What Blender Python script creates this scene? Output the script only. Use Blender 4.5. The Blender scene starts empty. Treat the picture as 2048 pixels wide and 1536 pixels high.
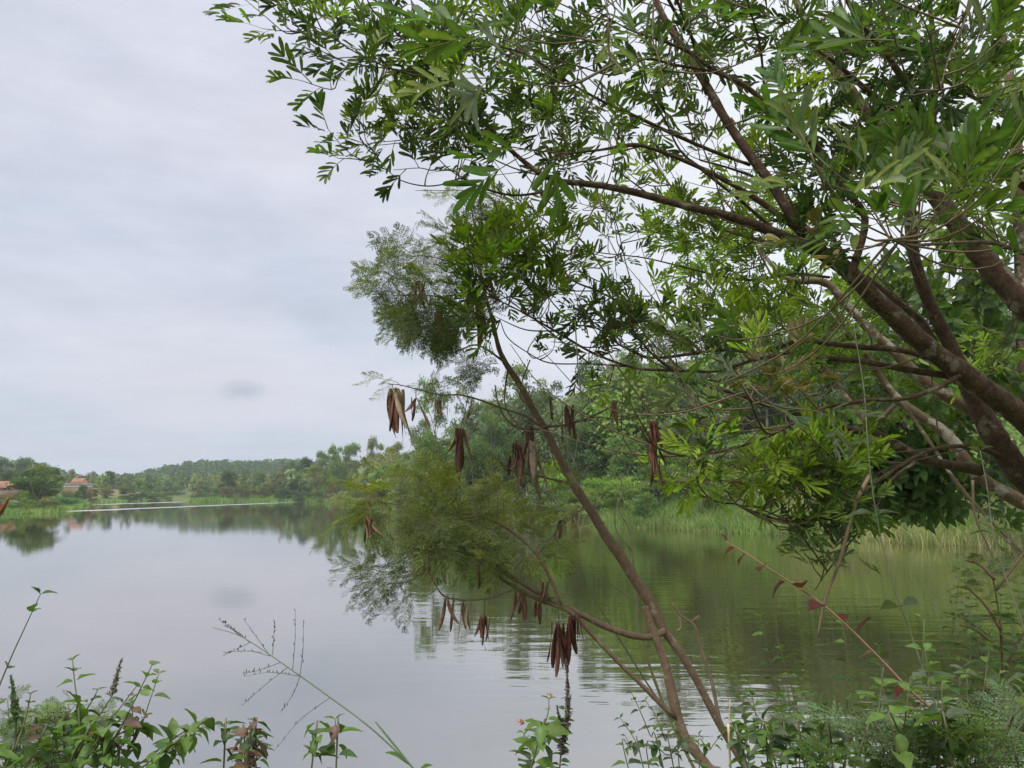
import bpy, math, random
import numpy as np
from mathutils import Vector, Matrix
random.seed(7)
rng = np.random.default_rng(11)
S = bpy.context.scene
COL = S.collection
PI = math.pi

# ------------------------------------------------------------------ camera
H = 3.2
FPX = 1547.0
PITCH = math.atan(217 / FPX)
cam = bpy.data.cameras.new('camera')
camo = bpy.data.objects.new('camera', cam)
COL.objects.link(camo)
camo.location = (0, 0, H)
camo.rotation_euler = (PI / 2 + PITCH, 0, 0)
cam.sensor_width = 36
cam.lens = FPX / 2048 * 36
cam.clip_start = 0.05
cam.clip_end = 9000
S.camera = camo
cp, sp = math.cos(PITCH), math.sin(PITCH)

# ------------------------------------------------------------------ light
SUN_EL, SUN_AZ = math.radians(58), math.radians(-35)
sun = bpy.data.lights.new('sun', 'SUN')
sun.energy = 1.5
sun.angle = math.radians(16)
sun.color = (1, 0.965, 0.9)
suno = bpy.data.objects.new('sun', sun)
COL.objects.link(suno)
suno.rotation_euler = (PI / 2 - SUN_EL, 0, SUN_AZ)
w = bpy.data.worlds.new('World')
S.world = w
w.use_nodes = True
nt = w.node_tree
nt.nodes.clear()


class NT:
    def __init__(s, t):
        s.t = t

    def n(s, k, **kw):
        nd = s.t.nodes.new(k)
        for a, v in kw.items():
            if a == 'ins':
                for i, x in v.items():
                    if isinstance(x, bpy.types.NodeSocket):
                        s.t.links.new(x, nd.inputs[i])
                    else:
                        nd.inputs[i].default_value = x
            else:
                setattr(nd, a, v)
        return nd

    def math(s, op, a, b=0.0, c=0.0, clamp=False):
        nd = s.n('ShaderNodeMath', operation=op, use_clamp=clamp, ins={0: a, 1: b, 2: c})
        return nd.outputs[0]

    def mix(s, f, a, b, mode='MIX'):
        nd = s.n('ShaderNodeMix', data_type='RGBA', blend_type=mode)
        for i, x in ((0, f), (6, a), (7, b)):
            if isinstance(x, bpy.types.NodeSocket):
                s.t.links.new(x, nd.inputs[i])
            else:
                nd.inputs[i].default_value = x if i == 0 else (*x, 1) if len(x) == 3 else x
        return nd.outputs[2]

    def noise(s, vec, scale, detail=3, rough=0.55, out=0):
        return s.n('ShaderNodeTexNoise', ins={'Vector': vec, 'Scale': scale, 'Detail': detail, 'Roughness': rough}).outputs[out]

    def ramp(s, f, stops, interp='EASE'):
        nd = s.n('ShaderNodeValToRGB')
        cr = nd.color_ramp
        cr.interpolation = interp
        while len(cr.elements) < len(stops):
            cr.elements.new(0.5)
        for e, (p, c) in zip(cr.elements, stops):
            e.position = p
            e.color = (*c, 1) if len(c) == 3 else c
        s.t.links.new(f, nd.inputs[0])
        return nd.outputs[0]

    def mapr(s, v, a, b, c=0.0, d=1.0):
        return s.n('ShaderNodeMapRange', ins={0: v, 1: a, 2: b, 3: c, 4: d}).outputs[0]


def ray(px, py):
    a = (px - 1024) / FPX
    b = (py - 768) / FPX
    return np.array([a, cp + b * sp, sp - b * cp])


g = NT(nt)
sky = g.n('ShaderNodeTexSky', sky_type='NISHITA')
sky.sun_disc = False
sky.sun_elevation = SUN_EL
sky.sun_rotation = math.radians(180) - SUN_AZ
sky.dust_density = 2
tc = g.n('ShaderNodeTexCoord').outputs['Generated']
sep = g.n('ShaderNodeSeparateXYZ', ins={0: tc})
zc = g.math('MAXIMUM', sep.outputs[2], 0.0)
den = g.math('ADD', zc, 0.12)
u = g.math('DIVIDE', sep.outputs[0], den)
v = g.math('DIVIDE', sep.outputs[1], den)
cv = g.n('ShaderNodeCombineXYZ', ins={0: u, 1: v, 2: 0.3}).outputs[0]
n1 = g.noise(cv, 0.8, 6, 0.58)
cv2 = g.n('ShaderNodeMapping', ins={0: cv, 1: (3.1, 1.7, 0), 3: (0.5, 1.0, 1)}).outputs[0]
n2 = g.noise(cv2, 0.9, 4, 0.5)
# grey-blue bases, pinkish-white thin cloud (values are for the strength below)
cA = g.mix(g.mapr(n1, 0.38, 0.62), (5.35, 5.9, 6.95), (7.0, 7.05, 8.0))
cB = g.mix(g.mapr(n2, 0.45, 0.66), cA, (7.5, 7.1, 7.95))
st = g.noise(g.n('ShaderNodeMapping', ins={0: tc, 3: (2.2, 2.2, 15)}).outputs[0], 2.6, 6, 0.6)
st2 = g.noise(g.n('ShaderNodeMapping', ins={0: tc, 1: (4, 2, 1), 3: (1, 1, 2.6)}).outputs[0], 5.5, 7, 0.58)
stv = g.math('ADD', g.mapr(st, 0.3, 0.7, 0.965, 1.03), g.mapr(st2, 0.3, 0.7, -0.07, 0.06))
cB = g.mix(1.0, cB, g.n('ShaderNodeCombineXYZ', ins={0: stv, 1: stv, 2: stv}).outputs[0], 'MULTIPLY')
elev = zc
hor = g.mapr(elev, 0.0, 0.26)
cC = g.mix(hor, g.mix(0.6, cB, (5.1, 6.0, 6.75)), cB)
zen = g.mapr(elev, 0.5, 1.0, 1.0, 2.8)
cD = g.mix(1.0, cC, g.n('ShaderNodeCombineXYZ', ins={0: zen, 1: zen, 2: zen}).outputs[0], 'MULTIPLY')
# the sky is thinner and brighter beyond the trees on the right
rgt = g.mapr(g.math('DIVIDE', sep.outputs[0], g.math('ADD', g.math('ABSOLUTE', sep.outputs[1]), 0.15)), -0.22, 0.3, 0.0, 1.0)
rb = g.math('MULTIPLY', g.math('MULTIPLY', rgt, g.mapr(elev, 0.03, 0.2)), 0.75)
cE = g.mix(rb, cD, (9.2, 9.6, 9.9))
# one small dark scud of cloud low over the hills
cd = ray(483, 782)
cd = cd / np.linalg.norm(cd)
dv = g.n('ShaderNodeVectorMath', operation='SUBTRACT', ins={0: tc, 1: tuple(cd)}).outputs[0]
wob = g.n('ShaderNodeVectorMath', operation='SCALE', ins={0: g.n('ShaderNodeVectorMath', operation='SUBTRACT', ins={0: g.noise(tc, 45, 4, 0.6, 1), 1: (.5, .5, .5)}).outputs[0], 'Scale': 0.026}).outputs[0]
dv = g.n('ShaderNodeVectorMath', operation='ADD', ins={0: dv, 1: wob}).outputs[0]
ln = g.n('ShaderNodeVectorMath', operation='LENGTH', ins={0: g.n('ShaderNodeVectorMath', operation='MULTIPLY', ins={0: dv, 1: (1.0, 1.0, 2.3)}).outputs[0]}).outputs['Value']
blob = g.mapr(ln, 0.010, 0.034, 0.6, 0.0)
cF = g.mix(blob, cE, (4.0, 4.6, 5.4))
fin = g.mix(0.93, sky.outputs[0], cF)
bg = g.n('ShaderNodeBackground', ins={0: fin, 1: 0.05})
g.n('ShaderNodeOutputWorld', ins={0: bg.outputs[0]})

S.view_settings.view_transform = 'Standard'
S.view_settings.look = 'None'
S.view_settings.exposure = 1.15
S.view_settings.gamma = 1
S.view_settings.use_curve_mapping = False
S.cycles.max_bounces = 8
S.cycles.diffuse_bounces = 3
S.cycles.glossy_bounces = 3
S.cycles.transmission_bounces = 3
S.cycles.transparent_max_bounces = 8
S.cycles.volume_bounces = 0
S.cycles.use_denoising = True


# ------------------------------------------------------------------ helpers
def P(px, py, d):
    """the point d metres ahead of the camera that lies on the ray through a pixel"""
    r = ray(px, py)
    return np.array([0, 0, H]) + r * (d / r[1])


def G(px, py):
    r = ray(px, py)
    t = -H / r[2]
    return (r[0] * t, r[1] * t)


def tag(o, label=None, cat=None, group=None, kind=None):
    if label:
        o['label'] = label
    if cat:
        o['category'] = cat
    if group:
        o['group'] = group
    if kind:
        o['kind'] = kind
    return o


def empty(name, loc, label, cat, group=None):
    o = bpy.data.objects.new(name, None)
    COL.objects.link(o)
    o.empty_display_size = 0.2
    o.location = tuple(float(c) for c in loc)
    return tag(o, label, cat, group)


class Geo:
    """collects triangles with a colour per vertex"""

    def __init__(s):
        s.v, s.f, s.c, s.n = [], [], [], 0

    def add(s, v, f, c):
        v = np.asarray(v, float)
        c = np.asarray(c, float)
        if c.ndim == 1:
            c = np.tile(c, (len(v), 1))
        s.v.append(v)
        s.f.append(np.asarray(f, int) + s.n)
        s.c.append(c)
        s.n += len(v)

    def mesh(s, name, mat, smooth=False, origin=(0, 0, 0)):
        me = bpy.data.meshes.new(name)
        v = np.concatenate(s.v) - np.asarray(origin)
        f = np.concatenate(s.f)
        c = np.concatenate(s.c)
        me.vertices.add(len(v))
        me.vertices.foreach_set('co', v.ravel())
        me.loops.add(f.size)
        me.loops.foreach_set('vertex_index', f.ravel())
        me.polygons.add(len(f))
        me.polygons.foreach_set('loop_start', np.arange(0, f.size, 3))
        if smooth:
            me.polygons.foreach_set('use_smooth', np.ones(len(f), bool))
        at = me.color_attributes.new('col', 'FLOAT_COLOR', 'POINT')
        at.data.foreach_set('color', np.concatenate([c, np.ones((len(c), 1))], 1).ravel())
        me.update()
        me.validate()
        me.materials.append(mat)
        return me

    def build(s, name, mat, parent=None, smooth=False, kind=None, origin=None):
        if not s.v:
            return None
        if origin is None:
            origin = tuple(parent.location) if parent else (0, 0, 0)
        o = bpy.data.objects.new(name, s.mesh(name, mat, smooth, origin))
        COL.objects.link(o)
        if parent:
            o.parent = parent
        else:
            o.location = origin
        if kind:
            o['kind'] = kind
        return o


def spline(pts, step=4):
    """Catmull-Rom through rows of any width"""
    p = np.asarray(pts, float)
    if len(p) < 3:
        t = np.linspace(0, 1, step + 1)[:, None]
        return p[0] * (1 - t) + p[-1] * t
    q = np.vstack([2 * p[0] - p[1], p, 2 * p[-1] - p[-2]])
    out = []
    for i in range(1, len(q) - 2):
        for k in range(step):
            t = k / step
            a, b, c, d = q[i - 1], q[i], q[i + 1], q[i + 2]
            out.append(0.5 * (2 * b + (c - a) * t + (2 * a - 5 * b + 4 * c - d) * t * t + (3 * b - a - 3 * c + d) * t ** 3))
    out.append(p[-1])
    return np.array(out)


def tube(geo, pts, rad, sides=7, col=(1, 1, 1), knob=0.0, cap=True):
    pts = np.asarray(pts, float)
    rad = np.broadcast_to(np.asarray(rad, float), (len(pts),)).copy()
    if knob:
        rad *= 1 + knob * rng.standard_normal(len(pts))
    T = np.gradient(pts, axis=0)
    T /= np.linalg.norm(T, axis=1)[:, None] + 1e-9
    ref = np.array([0, 0, 1.0]) if abs(T[0][2]) < 0.9 else np.array([1.0, 0, 0])
    Nn = np.cross(T[0], ref)
    Nn /= np.linalg.norm(Nn)
    ang = np.arange(sides) * 2 * PI / sides
    V = []
    for i in range(len(pts)):
        Nn = Nn - T[i] * np.dot(Nn, T[i])
        Nn /= np.linalg.norm(Nn) + 1e-9
        B = np.cross(T[i], Nn)
        rr = rad[i] * (1 + (knob * 0.8 * rng.standard_normal(sides) if knob else 0))
        V.append(pts[i] + (np.cos(ang) * rr)[:, None] * Nn + (np.sin(ang) * rr)[:, None] * B)
    V = np.concatenate(V)
    F = []
    for i in range(len(pts) - 1):
        a = i * sides + np.arange(sides)
        b = i * sides + (np.arange(sides) + 1) % sides
        F.append(np.stack([a, b, b + sides], 1))
        F.append(np.stack([a, b + sides, a + sides], 1))
    F = np.concatenate(F)
    if cap:
        V = np.vstack([V, pts[0], pts[-1]])
        n = len(V)
        k = np.arange(sides)
        k2 = (k + 1) % sides
        e = (len(pts) - 1) * sides
        F = np.vstack([F, np.stack([k2, k, np.full(sides, n - 2)], 1), np.stack([k + e, k2 + e, np.full(sides, n - 1)], 1)])
    geo.add(V, F, col)


def frame(y, up=(0, 0, 1), roll=0.0):
    y = np.asarray(y, float)
    y = y / (np.linalg.norm(y) + 1e-9)
    up = np.asarray(up, float)
    x = np.cross(y, up)
    if np.linalg.norm(x) < 1e-3:
        x = np.cross(y, [1, 0.1, 0])
    x /= np.linalg.norm(x)
    z = np.cross(x, y)
    c, s_ = math.cos(roll), math.sin(roll)
    x, z = x * c + z * s_, z * c - x * s_
    return np.stack([x, y, z], 1)


# ------------------------------------------------------------------ materials
def mat_new(name):
    m = bpy.data.materials.new(name)
    m.use_nodes = True
    m.node_tree.nodes.clear()
    return m, NT(m.node_tree)


def leaf_mat(name, transl=0.35, rough=0.42, gloss=0.35, var=0.25, nscale=30, objcol=False):
    m, g = mat_new(name)
    col = g.n('ShaderNodeAttribute', attribute_name='col').outputs[0]
    oi = g.n('ShaderNodeObjectInfo')
    if objcol:
        col = g.mix(1.0, col, oi.outputs['Color'], 'MULTIPLY')
    pos = g.n('ShaderNodeTexCoord').outputs['Object']
    nz = g.noise(pos, nscale, 3)
    val = g.math('ADD', g.mapr(nz, 0.25, 0.75, 1 - var, 1 + var), g.mapr(oi.outputs['Random'], 0, 1, -0.12, 0.12))
    if transl > 0.3:
        sp_ = g.mapr(g.noise(pos, nscale * 3.2, 3, 0.6), 0.66, 0.72, 0.0, 0.75)
        col = g.mix(sp_, col, (0.16, 0.12, 0.045))
        yl = g.mapr(g.noise(pos, nscale * 0.55, 2), 0.55, 0.75, 0.0, 0.35)
        col = g.mix(yl, col, (0.22, 0.23, 0.05))
    hsv = g.n('ShaderNodeHueSaturation', ins={'Hue': g.mapr(oi.outputs['Random'], 0, 1, 0.49, 0.51), 'Saturation': 1.0, 'Value': val, 'Color': col})
    c = hsv.outputs[0]
    pr = g.n('ShaderNodeBsdfPrincipled', ins={'Base Color': c, 'Roughness': rough, 'Specular IOR Level': gloss})
    if transl:
        tcol = g.mix(1.0, c, (1.25, 1.35, 0.55), 'MULTIPLY')
        tr = g.n('ShaderNodeBsdfTranslucent', ins={0: tcol})
        mx = g.n('ShaderNodeMixShader', ins={0: transl, 1: pr.outputs[0], 2: tr.outputs[0]})
        g.n('ShaderNodeOutputMaterial', ins={0: mx.outputs[0]})
    else:
        g.n('ShaderNodeOutputMaterial', ins={0: pr.outputs[0]})
    return m


def bark_mat(name, a, b, c, scale=9, patch=0.62, moss=None):
    m, g = mat_new(name)
    pos = g.n('ShaderNodeTexCoord').outputs['Object']
    mp = g.n('ShaderNodeMapping', ins={0: pos, 3: (1, 1, 1)}).outputs[0]
    n = g.noise(mp, scale, 7, 0.65)
    n2 = g.noise(mp, scale * 0.45, 4, 0.6)
    n3 = g.noise(mp, scale * 6, 5, 0.7)
    col = g.mix(g.mapr(n, 0.35, 0.65), a, b)
    col = g.mix(g.mapr(n2, patch, patch + 0.07), col, c)
    col = g.mix(g.mapr(n3, 0.3, 0.55, 0.7, 0.0), col, tuple(x * 0.4 for x in a))
    if moss:
        nm = g.n('ShaderNodeSeparateXYZ', ins={0: g.n('ShaderNodeNewGeometry').outputs['Normal']}).outputs[2]
        mf = g.math('MULTIPLY', g.mapr(nm, 0.2, 0.8), g.mapr(g.noise(mp, scale * 0.9, 4), 0.4, 0.6, 0.0, 0.8))
        col = g.mix(mf, col, moss)
    vo = g.n('ShaderNodeTexVoronoi', ins={'Vector': mp, 'Scale': scale * 3.2}).outputs['Distance']
    spt = g.math('MULTIPLY', g.mapr(vo, 0.10, 0.2, 1.0, 0.0), g.mapr(g.noise(mp, scale * 0.3, 2), 0.46, 0.58, 0.0, 0.8))
    col = g.mix(spt, col, (0.36, 0.33, 0.27))
    hgt = g.math('ADD', g.math('MULTIPLY', n, 0.6), g.math('MULTIPLY', n3, 0.5))
    bp = g.n('ShaderNodeBump', ins={'Strength': 0.9, 'Distance': 0.012, 'Height': hgt})
    pr = g.n('ShaderNodeBsdfPrincipled', ins={'Base Color': col, 'Roughness': 0.88, 'Specular IOR Level': 0.2, 'Normal': bp.outputs[0]})
    g.n('ShaderNodeOutputMaterial', ins={0: pr.outputs[0]})
    return m


M = {}
M['leaf'] = leaf_mat('leaf surface', 0.42, 0.45, 0.28)
M['feather'] = leaf_mat('feathery leaf', 0.4, 0.5, 0.25, 0.2, 12)
M['herb'] = leaf_mat('herb leaf', 0.4, 0.45, 0.35, 0.3, 60)
M['crown'] = leaf_mat('far crown', 0.42, 0.75, 0.06, 0.32, 3.5, True)
M['grass'] = leaf_mat('grass blades', 0.42, 0.7, 0.1, 0.3, 0.15)
M['pod'] = leaf_mat('pod skin', 0.12, 0.42, 0.45, 0.35, 50)
M['bark'] = bark_mat('brown bark', (0.058, 0.033, 0.022), (0.14, 0.088, 0.06), (0.27, 0.21, 0.16), 24, 0.57, (0.10, 0.095, 0.03))
M['bark_pale'] = bark_mat('pale bark', (0.13, 0.085, 0.05), (0.20, 0.14, 0.09), (0.42, 0.38, 0.31), 22, 0.54, (0.13, 0.13, 0.06))
M['bark_pod'] = bark_mat('thin brown bark', (0.19, 0.125, 0.085), (0.27, 0.185, 0.13), (0.36, 0.29, 0.22), 30, 0.6)
M['bark_far'] = bark_mat('far bark', (0.22, 0.18, 0.14), (0.33, 0.29, 0.24), (0.42, 0.38, 0.33), 1.2, 0.6)
M['stem'] = leaf_mat('stem skin', 0.0, 0.6, 0.2, 0.25, 25)
M['bird'] = leaf_mat('dry wood', 0.0, 0.8, 0.1, 0.2, 4)


# ------------------------------------------------------------------ lake outline and terrain
right_px = [(375, 1003.2), (480, 1003.2), (575, 1003.6), (640, 1004.6), (668, 1007.5), (720, 1013), (850, 1025), (1000, 1035), (1100, 1044),
            (1250, 1055), (1330, 1058), (1400, 1063), (1530, 1069), (1700, 1078), (1850, 1090), (2048, 1094), (2300, 1110)]
left_px = [(-500, 1052), (-150, 1036), (0, 1028), (60, 1027), (115, 1025.5), (140, 1021), (185, 1009), (245, 1003.5), (300, 1001.5), (352, 1000.6)]
RS = np.array([G(*p) for p in right_px])
LS = np.array([G(*p) for p in left_px])
NEAR = np.array([(95, 40), (60, 16), (25, 13), (9.5, 11.5), (7.5, 8.4), (0, 8.0), (-8, 8.4), (-22, 9.5), (-60, 22), (-110, 60)])
chan = np.array([(-128, 420), (-140, 560), (-128, 560), (-112, 420)])
POLY = np.vstack([LS, chan, RS, NEAR])


def lake_dist(x, y):
    """distance to the waterline, positive on land"""
    x = np.asarray(x, float).ravel()
    y = np.asarray(y, float).ravel()
    best = np.full(len(x), 1e9)
    ins = np.zeros(len(x), bool)
    n = len(POLY)
    for i in range(n):
        ax, ay = POLY[i]
        bx, by = POLY[(i + 1) % n]
        dx, dy = bx - ax, by - ay
        t = np.clip(((x - ax) * dx + (y - ay) * dy) / (dx * dx + dy * dy + 1e-9), 0, 1)
        best = np.minimum(best, np.hypot(x - ax - t * dx, y - ay - t * dy))
        c = ((ay > y) != (by > y)) & (x < (bx - ax) * (y - ay) / ((by - ay) if by != ay else 1e-9) + ax)
        ins ^= c
    return np.where(ins, -best, best)


def sm(a, b, x):
    t = np.clip((x - a) / (b - a), 0, 1)
    return t * t * (3 - 2 * t)


ridge_px = np.array([-900, -300, 0, 60, 150, 200, 250, 300, 340, 380, 450, 560, 700, 900, 3000], float)
ridge_py = np.array([925, 930, 938, 944, 966, 976, 976, 968, 956, 948, 946, 943, 938, 930, 915], float)
knoll = P(198, 960, 320)


def terrain(x, y):
    x = np.asarray(x, float)
    shp = x.shape
    x = x.ravel()
    y = np.asarray(y, float).ravel()
    d = lake_dist(x, y)
    r = np.hypot(x, y)
    yy = np.where(y > 5, y, 5)
    px = 1024 + FPX * x / yy / 1.0
    h = np.where(d < 0, np.maximum(d * 0.25, -1.6), 0.0)
    dl = np.maximum(d, 0)
    # steep wooded bank to the right, growing towards the near end
    rise = 0.25 + 0.75 * sm(560, 1100, px)
    hr = (1.0 - np.exp(-dl / 30.0)) * 13.5 * rise + sm(5, 120, dl) * 5
    hr = hr * sm(0, 10, dl) + 0.05 * np.minimum(dl, 6)
    # gentle left bank
    hl = 0.012 * dl + 0.6 * sm(0, 12, dl) + sm(70, 260, dl) * 5
    hl = hl + 4.5 * np.exp(-(((x - knoll[0]) / 17) ** 2 + ((y - knoll[1]) / 26) ** 2))
    isr = sm(340, 390, px)
    hb = hl * (1 - isr) + hr * isr
    # near bank where the camera stands
    nr = (1 - sm(12, 30, r)) * (y < 30)
    gn = np.clip(1.6 - 0.2 * np.maximum(y, -3), 0, 3) * (d > 0)
    hb = hb * (1 - nr) + nr * gn
    # far ridge
    rp = np.interp(px, ridge_px, ridge_py)
    ang = PITCH - np.arctan((rp - 768) / FPX)
    zr = H + 900 * np.tan(ang)
    f = sm(430, 900, r) * (y > 0)
    hb = hb * (1 - f) + zr * f
    nz = 0.5 * np.sin(x * 0.11 + 1.3) * np.cos(y * 0.09) + 0.3 * np.sin(x * 0.27 + y * 0.21)
    out = np.where(d > 0, np.maximum(hb + nz * sm(8, 40, dl) + 0.02, 0.02 + 0.02 * dl), h)
    return out.reshape(shp)


def tz(x, y):
    return float(terrain(np.array([x]), np.array([y]))[0])


NA, NR = 420, 230
an = np.linspace(0, 2 * PI, NA, endpoint=False)
# more rays ahead of the camera
an = an + 0.55 * np.sin(an * 1.0 + 0.0) * -1.0
rr_ = np.concatenate([[0.0], np.geomspace(0.6, 1500, NR)])
A, R = np.meshgrid(an, rr_)
X, Y = np.sin(A) * R, np.cos(A) * R
Z = terrain(X, Y)
V = np.stack([X, Y, Z], -1).reshape(-1, 3)
i, j = np.meshgrid(np.arange(NR), np.arange(NA), indexing='ij')
a = i * NA + j
b = i * NA + (j + 1) % NA
F = np.concatenate([np.stack([a, b + NA, b], -1).reshape(-1, 3), np.stack([a, a + NA, b + NA], -1).reshape(-1, 3)])
m, g = mat_new('bank soil and grass')
pos = g.n('ShaderNodeTexCoord').outputs['Object']
nA = g.noise(pos, 0.11, 6, 0.6)
nB = g.noise(pos, 1.7, 5, 0.65)
nC = g.noise(g.n('ShaderNodeMapping', ins={0: pos, 1: (9, 3, 0)}).outputs[0], 0.045, 5, 0.6)
c = g.mix(g.mapr(nA, 0.35, 0.62), (0.075, 0.125, 0.035), (0.13, 0.20, 0.055))
c = g.mix(g.mapr(nB, 0.3, 0.7), c, (0.085, 0.10, 0.04))
c = g.mix(g.mapr(nC, 0.54, 0.66, 0.0, 0.7), c, (0.17, 0.14, 0.075))
gsp = g.n('ShaderNodeSeparateXYZ', ins={0: pos})
kd = g.n('ShaderNodeVectorMath', operation='DISTANCE', ins={0: g.n('ShaderNodeCombineXYZ', ins={0: gsp.outputs[0], 1: gsp.outputs[1], 2: 0.0}).outputs[0], 1: (float(knoll[0]), float(knoll[1]), 0)}).outputs['Value']
c = g.mix(g.math('MULTIPLY', g.mapr(kd, 16, 40, 0.85, 0.0), g.mapr(nA, 0.3, 0.6, 0.5, 1.0)), c, (0.21, 0.16, 0.085))
bp = g.n('ShaderNodeBump', ins={'Strength': 0.5, 'Distance': 0.15, 'Height': nB})
pr = g.n('ShaderNodeBsdfPrincipled', ins={'Base Color': c, 'Roughness': 0.95, 'Specular IOR Level': 0.1, 'Normal': bp.outputs[0]})
g.n('ShaderNodeOutputMaterial', ins={0: pr.outputs[0]})
ge = Geo()
ge.add(V, F, (1, 1, 1))
ground = ge.build('ground', m, smooth=True, kind='structure')
tag(ground, 'grassy lake bank rising to low wooded hills', kind='structure')

# water
m, g = mat_new('lake water')
pos = g.n('ShaderNodeTexCoord').outputs['Object']
sx = g.n('ShaderNodeSeparateXYZ', ins={0: pos})
mp = g.n('ShaderNodeMapping', ins={0: pos, 2: (0, 0, 0.12), 3: (0.22, 1, 1)}).outputs[0]
w1 = g.noise(mp, 1.9, 3, 0.5)
w2 = g.noise(mp, 0.5, 3, 0.5)
w3 = g.noise(g.n('ShaderNodeMapping', ins={0: pos, 2: (0, 0, -0.3), 3: (0.35, 1, 1)}).outputs[0], 5.0, 2, 0.5)
# ripples are livelier towards the wooded bank, the open water lies calm
calm = g.noise(g.n('ShaderNodeMapping', ins={0: pos, 3: (0.35, 1, 1)}).outputs[0], 0.05, 3, 0.5)
xr = g.mapr(g.math('DIVIDE', sx.outputs[0], g.math('MAXIMUM', sx.outputs[1], 1.0)), -0.22, 0.06, 0.22, 1.0)
amp = g.math('MULTIPLY', xr, g.mapr(calm, 0.35, 0.65, 0.55, 1.15))
hgt = g.math('ADD', g.math('MULTIPLY', w1, 0.012), g.math('ADD', g.math('MULTIPLY', w2, 0.012), g.math('MULTIPLY', w3, 0.0012)))
# bands of wind-ruffled water
p0, p1 = np.array(G(95, 1024.5)), np.array(G(600, 1003.9))
q0, q1 = np.array(G(185, 1009.5)), np.array(G(372, 1003.6))


def band(a, b, wdt):
    d = b - a
    L = np.linalg.norm(d)
    d = d / L
    rx = g.math('SUBTRACT', sx.outputs[0], float(a[0]))
    ry = g.math('SUBTRACT', sx.outputs[1], float(a[1]))
    al = g.math('ADD', g.math('MULTIPLY', rx, float(d[0])), g.math('MULTIPLY', ry, float(d[1])))
    ac = g.math('ABSOLUTE', g.math('ADD', g.math('MULTIPLY', rx, float(-d[1])), g.math('MULTIPLY', ry, float(d[0]))))
    ac = g.math('ADD', ac, g.mapr(g.noise(pos, 0.08, 2), 0.3, 0.7, -wdt * 0.3, wdt * 0.3))
    i = g.mapr(ac, wdt * 0.7, wdt, 1.0, 0.0)
    e = g.math('MULTIPLY', g.mapr(al, 0, L * 0.06), g.mapr(al, L * 0.95, L, 1.0, 0.0))
    return g.math('MULTIPLY', i, e)


bd = g.math('MAXIMUM', band(p0, p1, 2.6), band(q0, q1, 4.0))
amp2 = g.math('MULTIPLY', amp, 1.0)
bump = g.n('ShaderNodeBump', ins={'Strength': 1.0, 'Distance': 1.0, 'Height': g.math('MULTIPLY', hgt, amp2)})
rough = g.mapr(bd, 0, 1, 0.03, 0.24)
gl = g.n('ShaderNodeBsdfGlossy', ins={0: (0.97, 0.95, 0.96, 1), 1: rough, 'Normal': bump.outputs[0]})
nb = g.noise(pos, 0.04, 3)
body = g.mix(g.mapr(nb, 0.35, 0.65), (0.036, 0.037, 0.008), (0.052, 0.050, 0.012))
df = g.n('ShaderNodeBsdfDiffuse', ins={0: body})
fr = g.n('ShaderNodeFresnel', ins={'IOR': 1.33, 'Normal': bump.outputs[0]}).outputs[0]
fac = g.mapr(fr, 0.0, 0.9, 0.46, 0.97)
mx = g.n('ShaderNodeMixShader', ins={0: fac, 1: df.outputs[0], 2: gl.outputs[0]})
g.n('ShaderNodeOutputMaterial', ins={0: mx.outputs[0]})
ge = Geo()
wv = np.array([(-420, -20, 0), (420, -20, 0), (420, 700, 0), (-420, 700, 0)], float)
ge.add(wv, [(0, 1, 2), (0, 2, 3)], (1, 1, 1))
water = ge.build('water', m, kind='structure')
tag(water, 'calm lake water mirroring cloud and the wooded bank', kind='structure')


# ------------------------------------------------------------------ far trees
def quads(cen, nrm, size, asp=0.6):
    """leaf-sized bent quads round centres; returns verts, faces"""
    n = len(cen)
    nrm = nrm / (np.linalg.norm(nrm, axis=1)[:, None] + 1e-9)
    rv = rng.standard_normal((n, 3))
    t = np.cross(nrm, rv)
    t /= np.linalg.norm(t, axis=1)[:, None] + 1e-9
    b = np.cross(nrm, t)
    s_ = size[:, None]
    v = np.stack([cen - t * s_, cen - b * s_ * asp + nrm * s_ * 0.15, cen + t * s_, cen + b * s_ * asp + nrm * s_ * 0.15], 1).reshape(-1, 3)
    k = np.arange(n) * 4
    f = np.concatenate([np.stack([k, k + 1, k + 2], 1), np.stack([k, k + 2, k + 3], 1)])
    return v, f


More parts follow.
